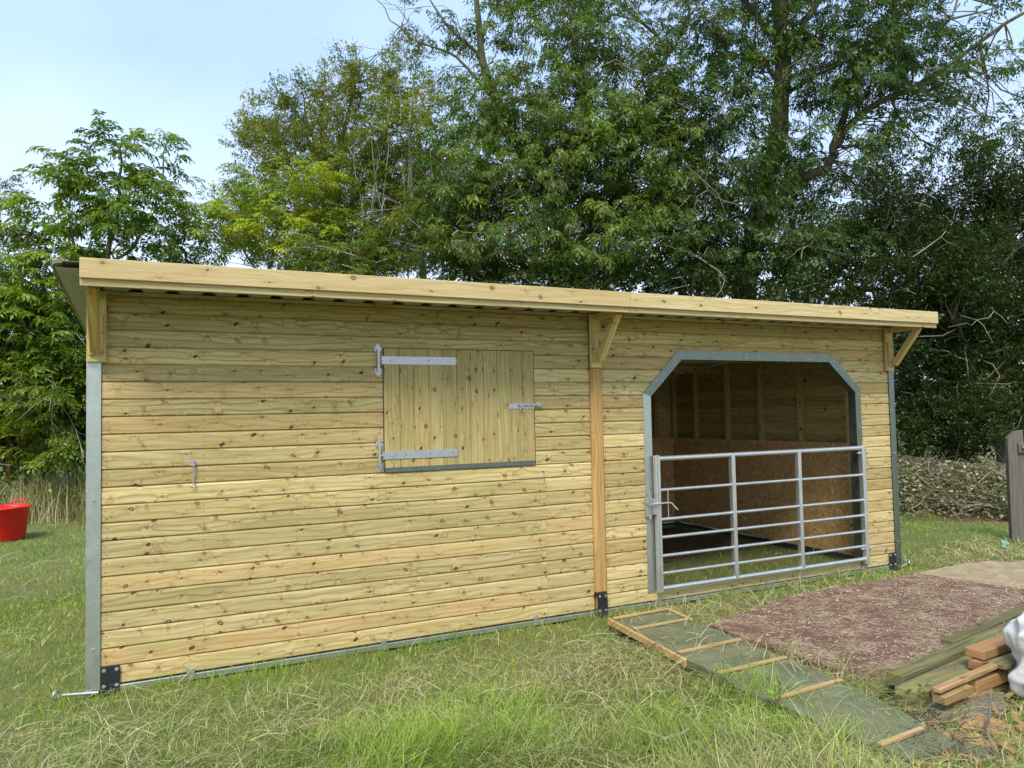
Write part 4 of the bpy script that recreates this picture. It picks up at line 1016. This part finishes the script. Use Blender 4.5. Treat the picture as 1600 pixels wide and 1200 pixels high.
mo = sheet('matted_sheet', MAT, -0.02, 0.042, M['mat'], None, 0.005, 20); tag(mo, 'brown sheet matted with pale dead straw and shavings, flat on the ground before the gate', 'ground sheet')
b = NB('tan_board'); p = b.geo(); n1 = b.noise(p, 7, 5, 0.7); n2 = b.noise(p, 60, 4, 0.7)
col = b.mix(b.rng(n1, 0.4, 0.6), (0.40, 0.32, 0.19), (0.32, 0.23, 0.14)); col = b.mix(b.math('MULTIPLY', b.rng(n2, 0.55, 0.7), 0.6), col, (0.12, 0.09, 0.06)); b.base(col, 0.9); b.bump(n2, 0.6, 0.006); M['tan'] = b.m
TAN = [(7.02, -0.46), (7.9, -0.40), (8.5, -0.62), (8.9, -1.1), (8.4, -1.5), (7.30, -1.55)]
to = sheet('weathered_sheet', TAN, -0.02, 0.035, M['tan'], None, 0.015, 16); tag(to, 'pale tan weathered sheet with bark scraps, beyond the brown sheet', 'ground sheet')

# timber pile
def beam(name, label, p0, p1, w, h, mat, grp='old timbers piled beside the brown sheet', **kw):
    a = gat(*p0); c = gat(*p1)
    d = Vector(c - a); L = d.length
    e_ = MB().box((0, -w / 2, -h), (L, w / 2, 0), 0.005)
    # worn edges and ends
    V = []
    for v in e_.V:
        n_ = noise.noise_vector(Vector(v) * 9 + Vector((p0[0], 0, 0))) * 0.004; V.append((v[0] + n_.x * 2, v[1] + n_.y, v[2] + n_.z))
    e_.V = V
    o = e_.obj(name, mat, None, tuple(a)); o.rotation_mode = 'QUATERNION'
    o.rotation_quaternion = d.to_track_quat('X', 'Z')
    tag(o, label, 'timber', grp); return o
beam('timber_post', 'long moss topped timber lying along the near edge of the brown sheet', (1398, 1052, 0.115), (1655, 944, 0.115), 0.10, 0.075, M['mossy'])
beam('timber_post', 'square grey green sleeper lying nearer than the moss topped timber', (1418, 1077, 0.088), (1585, 1004, 0.088), 0.15, 0.095, M['mossy'])
beam('timber_board', 'short flat dark green board poking out left of the timber pile', (1343, 1080, 0.005), (1440, 1048, 0.03), 0.11, 0.035, M['mossy'])
beam('timber_board', 'low dark board at the foot of the pile under the sleeper', (1400, 1100, -0.005), (1530, 1052, 0.0), 0.10, 0.03, M['mossy'])
beam('timber_post', 'red brown timber with a mossy sawn end on top of the pile', (1522, 1014, 0.215), (1660, 968, 0.215), 0.11, 0.055, M['redwood'])
beam('timber_offcut', 'dark brown offcut wedged under the red brown timber', (1522, 1032, 0.155), (1600, 1004, 0.155), 0.08, 0.06, M['redwood'])
beam('batten', 'thin pale sawn batten slanting across the front of the pile', (1462, 1075, 0.150), (1600, 1016, 0.165), 0.045, 0.028, M['cut'])
beam('timber_offcut', 'orange sawn offcut under the left end of the pale batten', (1466, 1086, 0.110), (1510, 1068, 0.115), 0.075, 0.05, M['cut'])
beam('timber_offcut', 'small split offcut resting on the ground below the pale batten', (1484, 1095, 0.035), (1545, 1072, 0.035), 0.05, 0.05, M['cut'])
beam('timber_offcut', 'blocky brown offcut standing out from the right of the pile', (1513, 1062, 0.10), (1590, 1033, 0.10), 0.09, 0.07, M['redwood'])
beam('timber_offcut', 'stubby orange offcut beneath the blocky brown one', (1515, 1078, 0.035), (1590, 1050, 0.035), 0.07, 0.06, M['cut'])
beam('timber_offcut', 'green tinted plank end close to the white sack', (1556, 1036, 0.165), (1640, 1006, 0.165), 0.10, 0.03, M['mossy'])
# bark slab, sawdust
b = NB('grey_bark_slab'); p = b.geo(); n1 = b.noise(p, 16, 5, 0.7, 1); n2 = b.noise(p, 70, 3)
b.base(b.mix(b.rng(n1, 0.35, 0.65), (0.13, 0.105, 0.07), (0.27, 0.235, 0.17)), 0.95); b.bump(n1, 1.0, 0.015); M['slab'] = b.m
slab = sheet('bark_slab', [tuple(gat(x, y, 0.01)[:2]) for x, y in ((1440, 1098), (1500, 1088), (1568, 1084), (1570, 1108), (1520, 1122), (1468, 1120))], -0.03, 0.045, M['slab'], None, 0.012, 8); tag(slab, 'grey slab of rotten board lying flat below the timber pile', 'board')
b = NB('orange_rotten_wood'); p = b.geo(); n1 = b.noise(p, 30, 5, 0.75, 1.5); n2 = b.noise(p, 90, 3)
b.base(b.mix(b.rng(n1, 0.35, 0.65), (0.30, 0.155, 0.06), (0.55, 0.36, 0.18)), 0.95); b.bump(b.math('ADD', n1, n2), 1.0, 0.012); M['rot'] = b.m
def lump(name, label, cat, pix, zc, r, sq, mat, seed):
    c = gat(*pix, 0.0); bm = bmesh.new(); bmesh.ops.create_icosphere(bm, subdivisions=4, radius=1)
    for v in bm.verts:
        k = 1 + 0.35 * noise.noise(v.co * 1.7 + Vector((seed, 0, 0))) + 0.22 * noise.noise(v.co * 5 + Vector((seed, 3, 0))) + 0.08 * noise.noise(v.co * 13)
        v.co = Vector((v.co.x * r[0], v.co.y * r[1], v.co.z * r[2])) * k
    me = bpy.data.meshes.new(name); bm.to_mesh(me); bm.free()
    o = link(name, me, mat, None, (c[0], c[1], zc)); o.rotation_euler = (0, 0, -0.6); tag(o, label, cat); return o
lump('rotten_wood_lump', 'crumbling orange lump of rotten wood nearest the white sack', 'wood lump', (1536, 1132), -0.03, (0.15, 0.10, 0.06), 0, M['rot'], 1)
lump('rotten_wood_lump', 'low orange lump of rotten wood lower left of the other, by the twigs', 'wood lump', (1500, 1152), -0.04, (0.17, 0.09, 0.05), 0, M['rot'], 5)
lump('root_stump', 'dark root stump half buried in the grass beside the white sack', 'stump', (1526, 1172), -0.04, (0.12, 0.08, 0.06), 0, M['bark'], 9)

# white sack
b = NB('white_woven_sack'); p = b.obj(); o_ = b.sep(p); n1 = b.noise(p, 5, 4, 0.6, 0.6); n2 = b.noise(p, 160, 2)
msk = b.math('MULTIPLY', b.rng(b.math('ADD', b.math('ABSOLUTE', b.math('ADD', b.math('MULTIPLY', o_[0], 1.0), b.math('MULTIPLY', n1, 0.12))), 0.0), 0.02, 0.06), 1.0)
col = b.mix(b.rng(n1, 0.3, 0.7), (0.72, 0.72, 0.70), (0.52, 0.51, 0.48)); b.base(col, 0.6); b.bump(n2, 0.15, 0.001); M['sack'] = b.m
b = NB('soiled_sack_lining'); p = b.obj(); n1 = b.noise(p, 9, 5, 0.7, 1); b.base(b.mix(b.rng(n1, 0.35, 0.7), (0.085, 0.068, 0.05), (0.26, 0.22, 0.17)), 0.9); b.bump(n1, 0.6, 0.01); M['lining'] = b.m
def sack():
    c = at(1734, 1088, 4.0)
    e_ = empty('bulk_sack', tuple(c[:2]) + (-0.05,)); tag(e_, 'crumpled white bulk sack with a soiled opening, cut by the right edge of the view', 'sack')
    bm = bmesh.new(); bmesh.ops.create_icosphere(bm, subdivisions=6, radius=1)
    tocam = Vector((CAM[0] - c[0], CAM[1] - c[1], 0)).normalized(); left = Vector((tocam.y, -tocam.x, 0))
    if left.dot(Vector((-RV[0], -RV[1], 0))) < 0: left = -left
    fol = []
    for v in bm.verts:
        q = v.co.copy()
        f = 1 + 0.16 * noise.noise(q * 1.6 + Vector((4, 1, 2)))
        rdg = abs(noise.noise(q * 2.6 + Vector((0, 5, 1)))); f += 0.22 * (0.3 - rdg) + 0.10 * (0.3 - abs(noise.noise(q * 5.3)))
        waist = (1 - 0.16 * math.exp(-((q.z + 0.15) / 0.22) ** 2)) * (1.12 - 0.30 * max(0, q.z + 0.3))
        dirc = (left * 0.78 + tocam * 0.62).normalized(); ang = q.dot(dirc)
        rim = abs(q.dot(Vector((dirc.y, -dirc.x, 0))) + 0.05 + 0.1 * q.z)
        hollow = math.exp(-(rim / 0.20) ** 4) * (1 if ang > 0.35 and -0.62 < q.z < 0.72 else 0)
        v.co = Vector((q.x * 0.44 * waist, q.y * 0.44 * waist, q.z * 0.40)) * f * (1 - 0.13 * hollow)
        if v.co.z < -0.29: v.co.z = -0.29 + (v.co.z + 0.29) * 0.1; v.co.x *= 1.12; v.co.y *= 1.12
        if hollow > 0.5: fol.append(v)
    fs = set(fol)
    inner = [f for f in bm.faces if all(v in fs for v in f.verts)]
    for f in bm.faces: f.smooth = True
    me = bpy.data.meshes.new('cloth'); me.materials.append(M['sack']); me.materials.append(M['lining'])
    for f in inner: f.material_index = 1
    bm.to_mesh(me); bm.free()
    link('cloth', me, None, e_, (0, 0, 0.30))
    pp = [Vector((left * 0.30 + tocam * 0.26)) + Vector((0, 0, 0.52 - 0.1 * k)) + Vector((0.03 * math.sin(k), 0.02 * math.cos(2 * k), 0)) for k in range(5)]
    MB().tube(pp, 0.006, 6).obj('seam_cord', M['lining'], e_)
sack()

# grey post at the right edge
pb = gat(1592, 846); dpt = float((pb - CAM) @ FV)
top = at(1592, 672, dpt)[2] + 0.05
m = MB().prism([(-0.085, -0.055, 0), (0.085, -0.055, 0), (0.085, -0.055, top), (0.0, -0.055, top - 0.015), (-0.085, -0.055, top - 0.10)], (0, 0.11, 0))
po = empty('fence_post', (pb[0], pb[1], -0.05)); po.rotation_euler = (0, 0, -0.75); tag(po, 'weathered grey wooden post with a slanted top at the right edge of the view', 'post')
m.obj('post', M['oldpost'], po)
MB().box((0.02, -0.09, top - 0.28), (0.22, -0.056, top - 0.16), 0.004).obj('rail', M['oldpost'], po); MB().box((0.05, -0.13, top - 0.22), (0.14, -0.091, top - 0.20), 0.002).disc((0.07, -0.12, top - 0.20), 0.014, (0, 0, 0.03)).obj('hinge_pin', M['zinc'], po)
# turquoise scrap
tq = gat(1571, 858); tb = MB(); bm = bmesh.new(); bmesh.ops.create_icosphere(bm, subdivisions=3, radius=1)
for v in bm.verts: v.co = Vector((v.co.x * 0.035, v.co.y * 0.035, v.co.z * 0.05)) * (1 + 0.6 * noise.noise(v.co * 2.3))
me = bpy.data.meshes.new('plastic_scrap'); bm.to_mesh(me); bm.free(); o = link('plastic_scrap', me, M['turq'], None, (tq[0], tq[1], 0.0)); tag(o, 'crumpled turquoise plastic scrap in the grass near the grey post', 'litter')
# red tub
rb = gat(9, 843)
RT_ = empty('flexible_tub', (rb[0], rb[1], -0.05)); RT_.rotation_euler = (0, 0, 1.2); RT_.scale = (0.92, 0.92, 0.92); tag(RT_, 'bright red plastic tub on the mown grass at the left edge of the view', 'tub')
prof = [(0.0, 0.0), (0.255, 0.0), (0.270, 0.02), (0.335, 0.50), (0.350, 0.505), (0.352, 0.53), (0.335, 0.532), (0.322, 0.50), (0.258, 0.03), (0.0, 0.03)]
V = []; F = []; n = 40
for r_, z_ in prof:
    for j in range(n):
        a = 2 * PI * j / n; zz = z_; V.append((r_ * 1.06 * math.cos(a), r_ * 0.96 * math.sin(a), zz))
for i in range(len(prof) - 1):
    for j in range(n): F.append((i * n + j, i * n + (j + 1) % n, (i + 1) * n + (j + 1) % n, (i + 1) * n + j))
MB().add(V, F, True).obj('bucket', M['red'], RT_)
for sg in (-1, 1):
    MB().tube([(0.34 * math.cos(a) * 1.07 * sg, 0.34 * math.sin(a) * 0.97, 0.545 + 0.055 * math.cos(a * 3.4)) for a in np.linspace(-0.42, 0.42, 9)], 0.014, 8).obj('handle', M['red'], RT_)

# brushwood heap by the hedge
BR = empty('brushwood_heap', tuple(gat(1490, 800))); tag(BR, 'long low heap of cut branches with wilting pale leaves below the dark hawthorns', 'brushwood')
def heap_pt():
    u = rng.uniform(0, 1) ; px = 1375 + 330 * u; d = 12.1 + rng.normal(0, 0.35) - 0.9 * u
    hgt = (0.85 - 0.35 * u) * max(0.05, 1 - (abs(d - 12.3 + 0.9 * u) / 1.0) ** 2) * rng.uniform(0, 1) ** 0.6
    q = at(px, 600, d); return np.array([q[0], q[1], 0.02 + hgt])
L = []
for i in range(520):
    p = heap_pt(); a = rng.normal(0, 1.3) - 0.45; l_ = rng.uniform(0.2, 0.95) * (1.5 if i % 9 == 0 else 1); d = np.array([math.cos(a), math.sin(a), rng.normal(0, 0.38)])
    c = curve(p - d * l_ / 2, p + d * l_ / 2, 0.07, 5); c[:, 2] = np.maximum(c[:, 2], 0.0)
    L.append((c, rng.uniform(0.003, 0.010), 0.002))
BR_loc = np.array(BR.location)
o = tubes_mesh('cut_twigs', [(c - BR_loc, a, b_) for c, a, b_ in L[:260]], M['twig'], BR, 4); o['kind'] = 'stuff'
o = tubes_mesh('bare_twigs', [(c - BR_loc, a, b_) for c, a, b_ in L[260:]], M['deadtwig'], BR, 4); o['kind'] = 'stuff'
n = 16000
P = np.array([heap_pt() for _ in range(n)]); P[:, :2] += rng.normal(0, 0.06, (n, 2))
D = unit(rng.normal(0, 1, (n, 3)) * np.array([1, 1, 0.5])); N = unit(rng.normal(0, 1, (n, 3)) + np.array([-.2, -.5, .5])); Lf = rng.uniform(0.03, 0.075, n)
Q = leaf_quads(P, D, N, Lf, Lf * 0.55).reshape(-1, 3) - BR_loc
cc = np.where(rng.uniform(0, 1, (n, 1)) < 0.27, np.array([[0.55, 0.57, 0.46]]), np.where(rng.uniform(0, 1, (n, 1)) < 0.5, np.array([[0.20, 0.25, 0.10]]), np.array([[0.26, 0.19, 0.10]]))) * rng.uniform(0.6, 1.2, (n, 1))
o = link('wilted_leaves', fast_mesh('wilted_leaves', Q, np.arange(len(Q)).reshape(-1, 4), False, np.repeat(cc, 4, 0)), M['leaf'], BR); o['kind'] = 'stuff'

# ------------------------------------------------------------------ grass
def fbm(x, y, s, seed=0.0):
    return (np.sin(x * s + seed) * np.sin(y * s * 1.13 + seed * 1.7) + 0.6 * np.sin(x * s * 2.3 + y * s * 1.1 + seed * 2.1) * np.sin(y * s * 2.1 - x * s * 0.8 + seed) + 0.35 * np.sin(x * s * 5.1 - y * s * 2.3 + seed) * np.sin(y * s * 4.7 + x * s * 1.9)) / 1.4
PANEL_CLEAR = [(3.53, -0.36), (4.11, -0.34), (4.06, -0.9), (4.03, -1.6), (3.99, -2.2), (3.86, -2.5), (3.80, -2.62), (3.64, -2.5), (3.54, -2.2), (3.50, -1.8), (3.47, -1.5)]
VA = math.atan2(FV[1], FV[0])
def polar(n, r0, r1, half=0.84):
    r0 += 0.7; r1 += 0.7
    r = r0 * (r1 / r0) ** rng.uniform(0, 1, n); a = VA + rng.uniform(-half, half, n)
    return CAM[0] - 0.7 * FV[0] + r * np.cos(a), CAM[1] - 0.7 * FV[1] + r * np.sin(a), r - 0.7
WALLIN = lambda x, y: (x > -0.06) & (x < 7.39) & (y > -0.04) & (y < 3.7)
BAY = lambda x, y: (x > 3.78) & (x < 7.22) & (y > 0.06) & (y < 3.5)
def blocked(x, y):
    return inpoly(x, y, PANEL_CLEAR) | inpoly(x, y, MAT) | inpoly(x, y, TAN)
G_FRESH = np.array([0.40, 0.58, 0.075]); G_DEEP = np.array([0.16, 0.29, 0.035]); G_DULL = np.array([0.42, 0.42, 0.14]); G_STRAW = np.array([0.66, 0.58, 0.33])
def strawness(x, y):
    front = (y < 0) & (x > -1.5) & (x < 9)
    band = np.exp(-((y + 1.05) / 0.55) ** 2) * 0.75
    nearmat = np.clip(1 - np.abs(np.hypot(np.maximum(np.abs(x - 5.6) - 1.5, 0), np.maximum(np.abs(y + 1.3) - 0.8, 0)) - 0.12) / 0.35, 0, 1)
    foot = np.clip((-y - 1.7) / 1.2, 0, 1) * 0.45
    band = band * np.clip(0.75 + 0.6 * fbm(x, y, 1.4, 9.0), 0.1, 1.2)
    s = np.where(front, np.maximum(band * (x < 4.2), np.maximum(nearmat * 0.8, foot)), 0.05)
    s = np.where((y > 7.2) & (x < 3), 0.35, s)
    s = np.maximum(s, 0.85 * np.exp(-((x - 8.9) / 1.1) ** 2 - ((y + 0.1) / 0.5) ** 2))
    return np.clip(s + 0.30 * fbm(x, y, 3.1, 1.3) * (s > 0.05), 0.02, 0.95)
Vg = []; Fg = []; Cg = []; off = 0
def emit(V, F, C):
    global off
    Vg.append(V); Fg.append(F + off); Cg.append(C); off += len(V)
def turf(n, r0, r1):
    x, y, r = polar(n, r0, r1)
    wi = WALLIN(x, y); bay = BAY(x, y)
    keep = (~wi | bay) & ~blocked(x, y)
    keep &= ~(bay & (rng.uniform(0, 1, n) > np.clip(1.0 - y / 2.3 + 0.35 * fbm(x, y, 2.5), 0, 0.8)))
    soil = inpoly(x, y, [tuple(gat(a, c)[:2]) for a, c in ((1395, 788), (1480, 812), (1600, 818), (1680, 790), (1620, 740), (1400, 740))])
    keep &= ~(soil & (rng.uniform(0, 1, n) > 0.12))
    x, y, r = x[keep], y[keep], r[keep]; n = len(x)
    tuss = np.clip(fbm(x, y, 2.6, 4.0) + 0.25, 0, 1.2)
    fore = np.clip((-y - 0.75) / 1.2, 0, 1) * (x > -1.2) * (x < 8) * (r < 7)
    wall = np.exp(-((y + 0.06) / 0.22) ** 2) * (x > -0.4) * (x < 7.6) * (y < 0.05)
    h = 0.045 + 0.065 * fore + 0.15 * fore * tuss + 0.085 * wall * np.clip(0.5 + fbm(x, y, 3.0, 2.0), 0, 1.5); h = h * rng.uniform(0.55, 1.35, n)
    st = strawness(x, y); isst = rng.uniform(0, 1, n) < st * 0.75
    f = np.clip(0.5 + 0.5 * fbm(x, y, 1.9, 0.4) + rng.normal(0, 0.25, n), 0, 1)[:, None]
    c = G_DEEP * (1 - f) + G_FRESH * f
    dl = np.clip(0.35 + 0.5 * fbm(x, y, 1.1, 7.0) + 0.5 * st + rng.normal(0, 0.18, n), 0, 1)[:, None]; c = c * (1 - dl * 0.8) + G_DULL * dl * 0.8
    c = np.where(isst[:, None], G_STRAW * rng.uniform(0.55, 1.15, (n, 1)), c) * rng.uniform(0.5, 1.35, (n, 1))
    el = np.clip(rng.normal(1.05, 0.30, n) - 0.55 * st * (rng.uniform(0, 1, n)) - 0.25 * fore, 0.12, 1.5)
    az = rng.uniform(0, 2 * PI, n); az = np.where(fore > 0.3, fbm(x, y, 2.6, 3.3) * 3.4 + rng.normal(0, 1.1, n), az)
    w = (0.0036 + 0.0014 * fore + 0.0009 * rng.normal(0, 1, n).clip(-1, 2)) * np.clip(r / 4.2, 0.9, 4) ** 0.9
    P = np.stack([x, y, gz(x, y) - 0.004], 1)
    V, F, C = ribbons(P, az, h, w, el, rng.uniform(0.15, 0.8, n), rng.normal(0, 0.25, n), 2, c)
    emit(V, F, C)
turf(180000, 2.3, 8.5); turf(98000, 7.5, 17)
Vt = np.concatenate(Vg); Ft = np.concatenate(Fg); Ct = np.concatenate(Cg)
o = link('grass', fast_mesh('grass', Vt, Ft, False, np.clip(Ct, 0.01, 0.8)), M['grass']); tag(o, 'rough and mown field grass round the shelter', 'grass', kind='stuff')

# dry strands lying on the turf
x, y, r = polar(120000, 2.5, 11)
st = strawness(x, y); keep = (rng.uniform(0, 1, len(x)) < np.maximum(st * 0.8, 0.30 * (y < -0.8))) & (~WALLIN(x, y) | (BAY(x, y) & (rng.uniform(0, 1, len(x)) < 0.6))) & ~inpoly(x, y, MAT) & ~(blocked(x, y) & (rng.uniform(0, 1, len(x)) > 0.22))
x, y, r = x[keep], y[keep], r[keep]; n = len(x)
P = np.stack([x, y, gz(x, y) + rng.uniform(0.01, 0.06, n)], 1); P[blocked(x, y), 2] = 0.03
c = np.where(rng.uniform(0, 1, (n, 1)) < 0.45, np.array([[0.46, 0.52, 0.17]]), np.array([[0.74, 0.65, 0.38]])) * rng.uniform(0.35, 1.15, (n, 1)) * (1 + rng.normal(0, 0.06, (n, 3)))
V, F, C = ribbons(P, fbm(x, y, 1.6, 3.3) * 3 + rng.normal(0, 1.5, n), rng.uniform(0.06, 0.34, n), 0.0026 * np.clip(r / 4.2, 0.9, 3) ** 0.9, rng.uniform(0.05, 0.6, n), rng.uniform(0.1, 0.4, n), rng.normal(0, 0.35, n), 3, c)
V[:, 2] = np.maximum(V[:, 2], gz(V[:, 0], V[:, 1]) + 0.002)
o = link('dry_grass', fast_mesh('dry_grass', V, F, False, np.clip(C, 0.01, 0.8)), M['straw']); tag(o, 'dry cut grass strands lying matted over the turf', 'dry grass', kind='stuff')
# straw bits on the brown sheet and inside
n = 19000
x = rng.uniform(4.05, 7.25, n); y = rng.uniform(-2.35, -0.5, n); keep = inpoly(x, y, MAT) & (rng.uniform(0, 1, n) < np.clip(0.45 + 0.5 * fbm(x, y, 4.5, 2.2), 0.05, 1)); x = x[keep]; y = y[keep]; n = len(x)
P = np.stack([x, y, np.full(n, 0.024) + rng.uniform(0, 0.012, n)], 1)
V, F, C = ribbons(P, rng.normal(-0.3, 0.9, n), rng.uniform(0.008, 0.045, n), rng.uniform(0.002, 0.006, n), rng.uniform(-0.1, 0.35, n), rng.uniform(0, 0.3, n), rng.normal(0, 0.4, n), 2, np.array([[0.70, 0.57, 0.40]]) * rng.uniform(0.3, 1.2, (n, 1)), 0.5)
V[:, 2] = np.maximum(V[:, 2], 0.022)
o = link('straw_litter', fast_mesh('straw_litter', V, F, False, np.clip(C, 0.01, 0.8)), M['straw']); tag(o, 'pale straw and shavings strewn over the brown sheet', 'straw', kind='stuff')

# tall dry grass and weeds in front of the left bushes
n = 11000
px = rng.uniform(-260, 420, n); d = 13.6 + rng.normal(0, 0.42, n)
Q = np.array([CAM + (ray(a, 600)) * c for a, c in zip(px, d)]); P = np.stack([Q[:, 0], Q[:, 1], gz(Q[:, 0], Q[:, 1])], 1)
k_ = ~in_shelter(P, 0.4); P = P[k_]; n = len(P)
hh = rng.uniform(0.4, 1.25, n) * (0.8 + 0.3 * fbm(P[:, 0], P[:, 1], 2.0))
c = np.where(rng.uniform(0, 1, (n, 1)) < 0.62, np.array([[0.68, 0.58, 0.33]]), np.array([[0.20, 0.27, 0.08]])) * rng.uniform(0.55, 1.2, (n, 1))
V, F, C = ribbons(P, rng.uniform(0, 2 * PI, n), hh, rng.uniform(0.005, 0.011, n), rng.normal(1.25, 0.22, n), rng.uniform(0.02, 0.35, n), rng.normal(0, 0.2, n), 3, c, 0.3)
o = link('tall_grass', fast_mesh('tall_grass', V, F, False, np.clip(C, 0.01, 0.8)), M['straw']); tag(o, 'tall dry seeding grass in front of the left bushes', 'tall grass', kind='stuff')
n = 2600
px = rng.uniform(-200, 160, n); d = 13.9 + rng.normal(0, 0.4, n); Q = np.array([CAM + ray(a, 600) * c for a, c in zip(px, d)])
P = np.stack([Q[:, 0], Q[:, 1], rng.uniform(0.1, 1.0, n)], 1); D = unit(rng.normal(0, 1, (n, 3))); N = unit(rng.normal(0, 0.5, (n, 3)) + np.array([-.1, -.4, .8])); Lf = rng.uniform(0.06, 0.13, n)
Q = leaf_quads(P, D, N, Lf, Lf * 0.6).reshape(-1, 3)
o = link('weeds', fast_mesh('weeds', Q, np.arange(len(Q)).reshape(-1, 4), False, np.repeat(np.array([[0.2, 0.33, 0.07]]) * rng.uniform(0.6, 1.3, (n, 1)), 4, 0)), M['leaf']); tag(o, 'nettles and brambles among the tall dry grass', 'weeds', kind='stuff')
def dock(px, d, h, label):
    q = CAM + ray(px, 600) * d; e_ = empty('dock_plant', (q[0], q[1], -0.05)); tag(e_, label, 'plant', 'dock plants by the left bushes')
    tubes_mesh('stem', [(curve((0, 0, 0), (rng.normal(0, .06), rng.normal(0, .06), h), 0.03), 0.007, 0.003)], M['twig'], e_)
    n = 260; t_ = rng.uniform(0.45, 1, n); P = np.stack([rng.normal(0, 0.05, n) * (1.3 - t_), rng.normal(0, 0.05, n) * (1.3 - t_), t_ * h], 1)
    Q = leaf_quads(P, unit(rng.normal(0, 1, (n, 3))), unit(rng.normal(0, 1, (n, 3))), np.full(n, 0.035), np.full(n, 0.028)).reshape(-1, 3)
    o = link('seed_head', fast_mesh('seed_head', Q, np.arange(len(Q)).reshape(-1, 4), False, np.repeat(np.array([[0.16, 0.06, 0.035]]) * rng.uniform(0.6, 1.4, (n, 1)), 4, 0)), M['straw'], e_); o['kind'] = 'stuff'
dock(38, 13.4, 1.85, 'rust brown dock seed spike standing above the red tub'); dock(105, 13.5, 1.75, 'rust brown dock seed spike close to the white corner post'); dock(14, 13.5, 1.6, 'short rust brown dock spike at the left edge of the view')

# small plants, sticks near the camera
def weed(name, label, px, py, r_, n, col, leaf=0.05, h=0.12, z0=-0.05):
    q = gat(px, py, z0); e_ = empty(name, (q[0], q[1], z0)); tag(e_, label, 'weed', None)
    S_ = []; Bp = []; Dp = []
    for i in range(max(3, n // 7)):
        tip = np.array([rng.normal(0, r_ * .6), rng.normal(0, r_ * .6), h * rng.uniform(0.5, 1.1)]); c = curve((0, 0, 0), tip, 0.08); S_.append((c, 0.003, 0.0015))
        for k in range(7):
            j = rng.integers(1, 6); Bp.append(c[j]); Dp.append(unit(rng.normal(0, 1, 3) * np.array([1, 1, .4]) + np.array([0, 0, .3])))
    tubes_mesh('stems', S_, M['twig'], e_, 4)['kind'] = 'stuff'
    Bp = np.array(Bp); Dp = np.array(Dp); m_ = len(Bp); Lf = leaf * rng.uniform(0.6, 1.2, m_)
    Q = leaf_quads(Bp, Dp, unit(rng.normal(0, .35, (m_, 3)) + np.array([0, 0, 1.])), Lf, Lf * 0.6, 0.12).reshape(-1, 3)
    link('leaves', fast_mesh('leaves', Q, np.arange(len(Q)).reshape(-1, 4), False, np.repeat(np.array([col]) * rng.uniform(0.75, 1.25, (m_, 1)), 4, 0)), M['leaf'], e_)['kind'] = 'stuff'
weed('bramble_sprig', 'bright green leafy sprig growing at the left foot of the timber pile', 1424, 1112, 0.10, 70, (0.17, 0.28, 0.07), 0.045, 0.16)
weed('bramble_sprig', 'lone bright green leaf sprig growing through the batten panel', 1216, 1112, 0.05, 21, (0.22, 0.34, 0.06), 0.05, 0.14, 0.0)
weed('fern_sprig', 'low green sprig in the grass at the foot of the grey post', 1585, 815, 0.22, 120, (0.06, 0.13, 0.05), 0.08, 0.35)
weed('nettle_sprig', 'small weed lying against the near edge of the batten panel', 1440, 1140, 0.07, 42, (0.16, 0.23, 0.08), 0.035, 0.08)
def stick(name, label, p, q, r0, r1, mat, mid=None):
    a = gat(*p); c = gat(*q); pts = curve(a, c, 0.05, 7); o = tubes_mesh(name, [(pts, r0, r1)], mat, None, 6); tag(o, label, 'stick')
# scraps of broken board and bark strewn between the pile and the panel
sc = MB()
for _ in range(110):
    px, py = rng.uniform(1385, 1600), rng.uniform(1075, 1200)
    if px < 1430 and py < 1100: continue
    a = gat(px, py, rng.uniform(-0.03, 0.01)); an = rng.uniform(0, PI); l_ = rng.uniform(0.02, 0.12)
    sc.beam(a, a + np.array([math.cos(an) * l_, math.sin(an) * l_, rng.uniform(-.01, .02)]), rng.uniform(0.008, 0.03), rng.uniform(0.004, 0.012), bev=0.001)
o = sc.obj('wood_scraps', M['rot'], None); tag(o, 'orange brown scraps of rotten wood strewn below the timber pile', 'wood scraps', kind='stuff')
beam('timber_board', 'long grey board running back to the right edge behind the mossy timber', (1480, 1000, 0.05), (1660, 925, 0.05), 0.09, 0.05, M['mossy'])
beam('timber_board', 'split brown board lying flat in front of the grey bark slab', (1395, 1128, 0.0), (1490, 1118, 0.0), 0.08, 0.02, M['redwood'])
stick('stick', 'short pale broken stick lying in the foreground grass', (1032, 1158, 0.02), (1076, 1139, 0.04), 0.012, 0.007, M['deadtwig'])
stick('stick', 'upright brown stick leaning in front of the white sack', (1562, 1192, -0.03), (1548, 1082, 0.16), 0.005, 0.007, M['twig'])
stick('stick', 'dark forked stick crossing the grey bark slab', (1432, 1108, 0.0), (1452, 1083, 0.06), 0.006, 0.004, M['twig'])
stick('stick', 'long dark stick lying on the batten panel end', (1415, 1140, 0.0), (1452, 1162, 0.0), 0.008, 0.005, M['twig'])
L = []
for _ in range(90):
    px, py = rng.uniform(1425, 1510), rng.uniform(1105, 1180); a = gat(px, py, rng.uniform(-0.03, 0.05)); d = rng.normal(0, 1, 3) * np.array([1, 1, .25]); d = unit(d) * rng.uniform(0.06, 0.25); L.append((curve(a, a + d, 0.12, 5), 0.0035, 0.0015))
o = tubes_mesh('twig_litter', L, M['twig'], None, 4); tag(o, 'tangle of dark dead twigs beside the orange rotten wood', 'twigs', kind='stuff')
if __name__ == '__main__':
    tri = 0
    for o in S.objects:
        if o.type == 'MESH': tri += sum(len(p_.vertices) - 2 for p_ in o.data.polygons) if len(o.data.polygons) < 5000 else len(o.data.polygons) * 2
    print('TRIANGLES', tri)
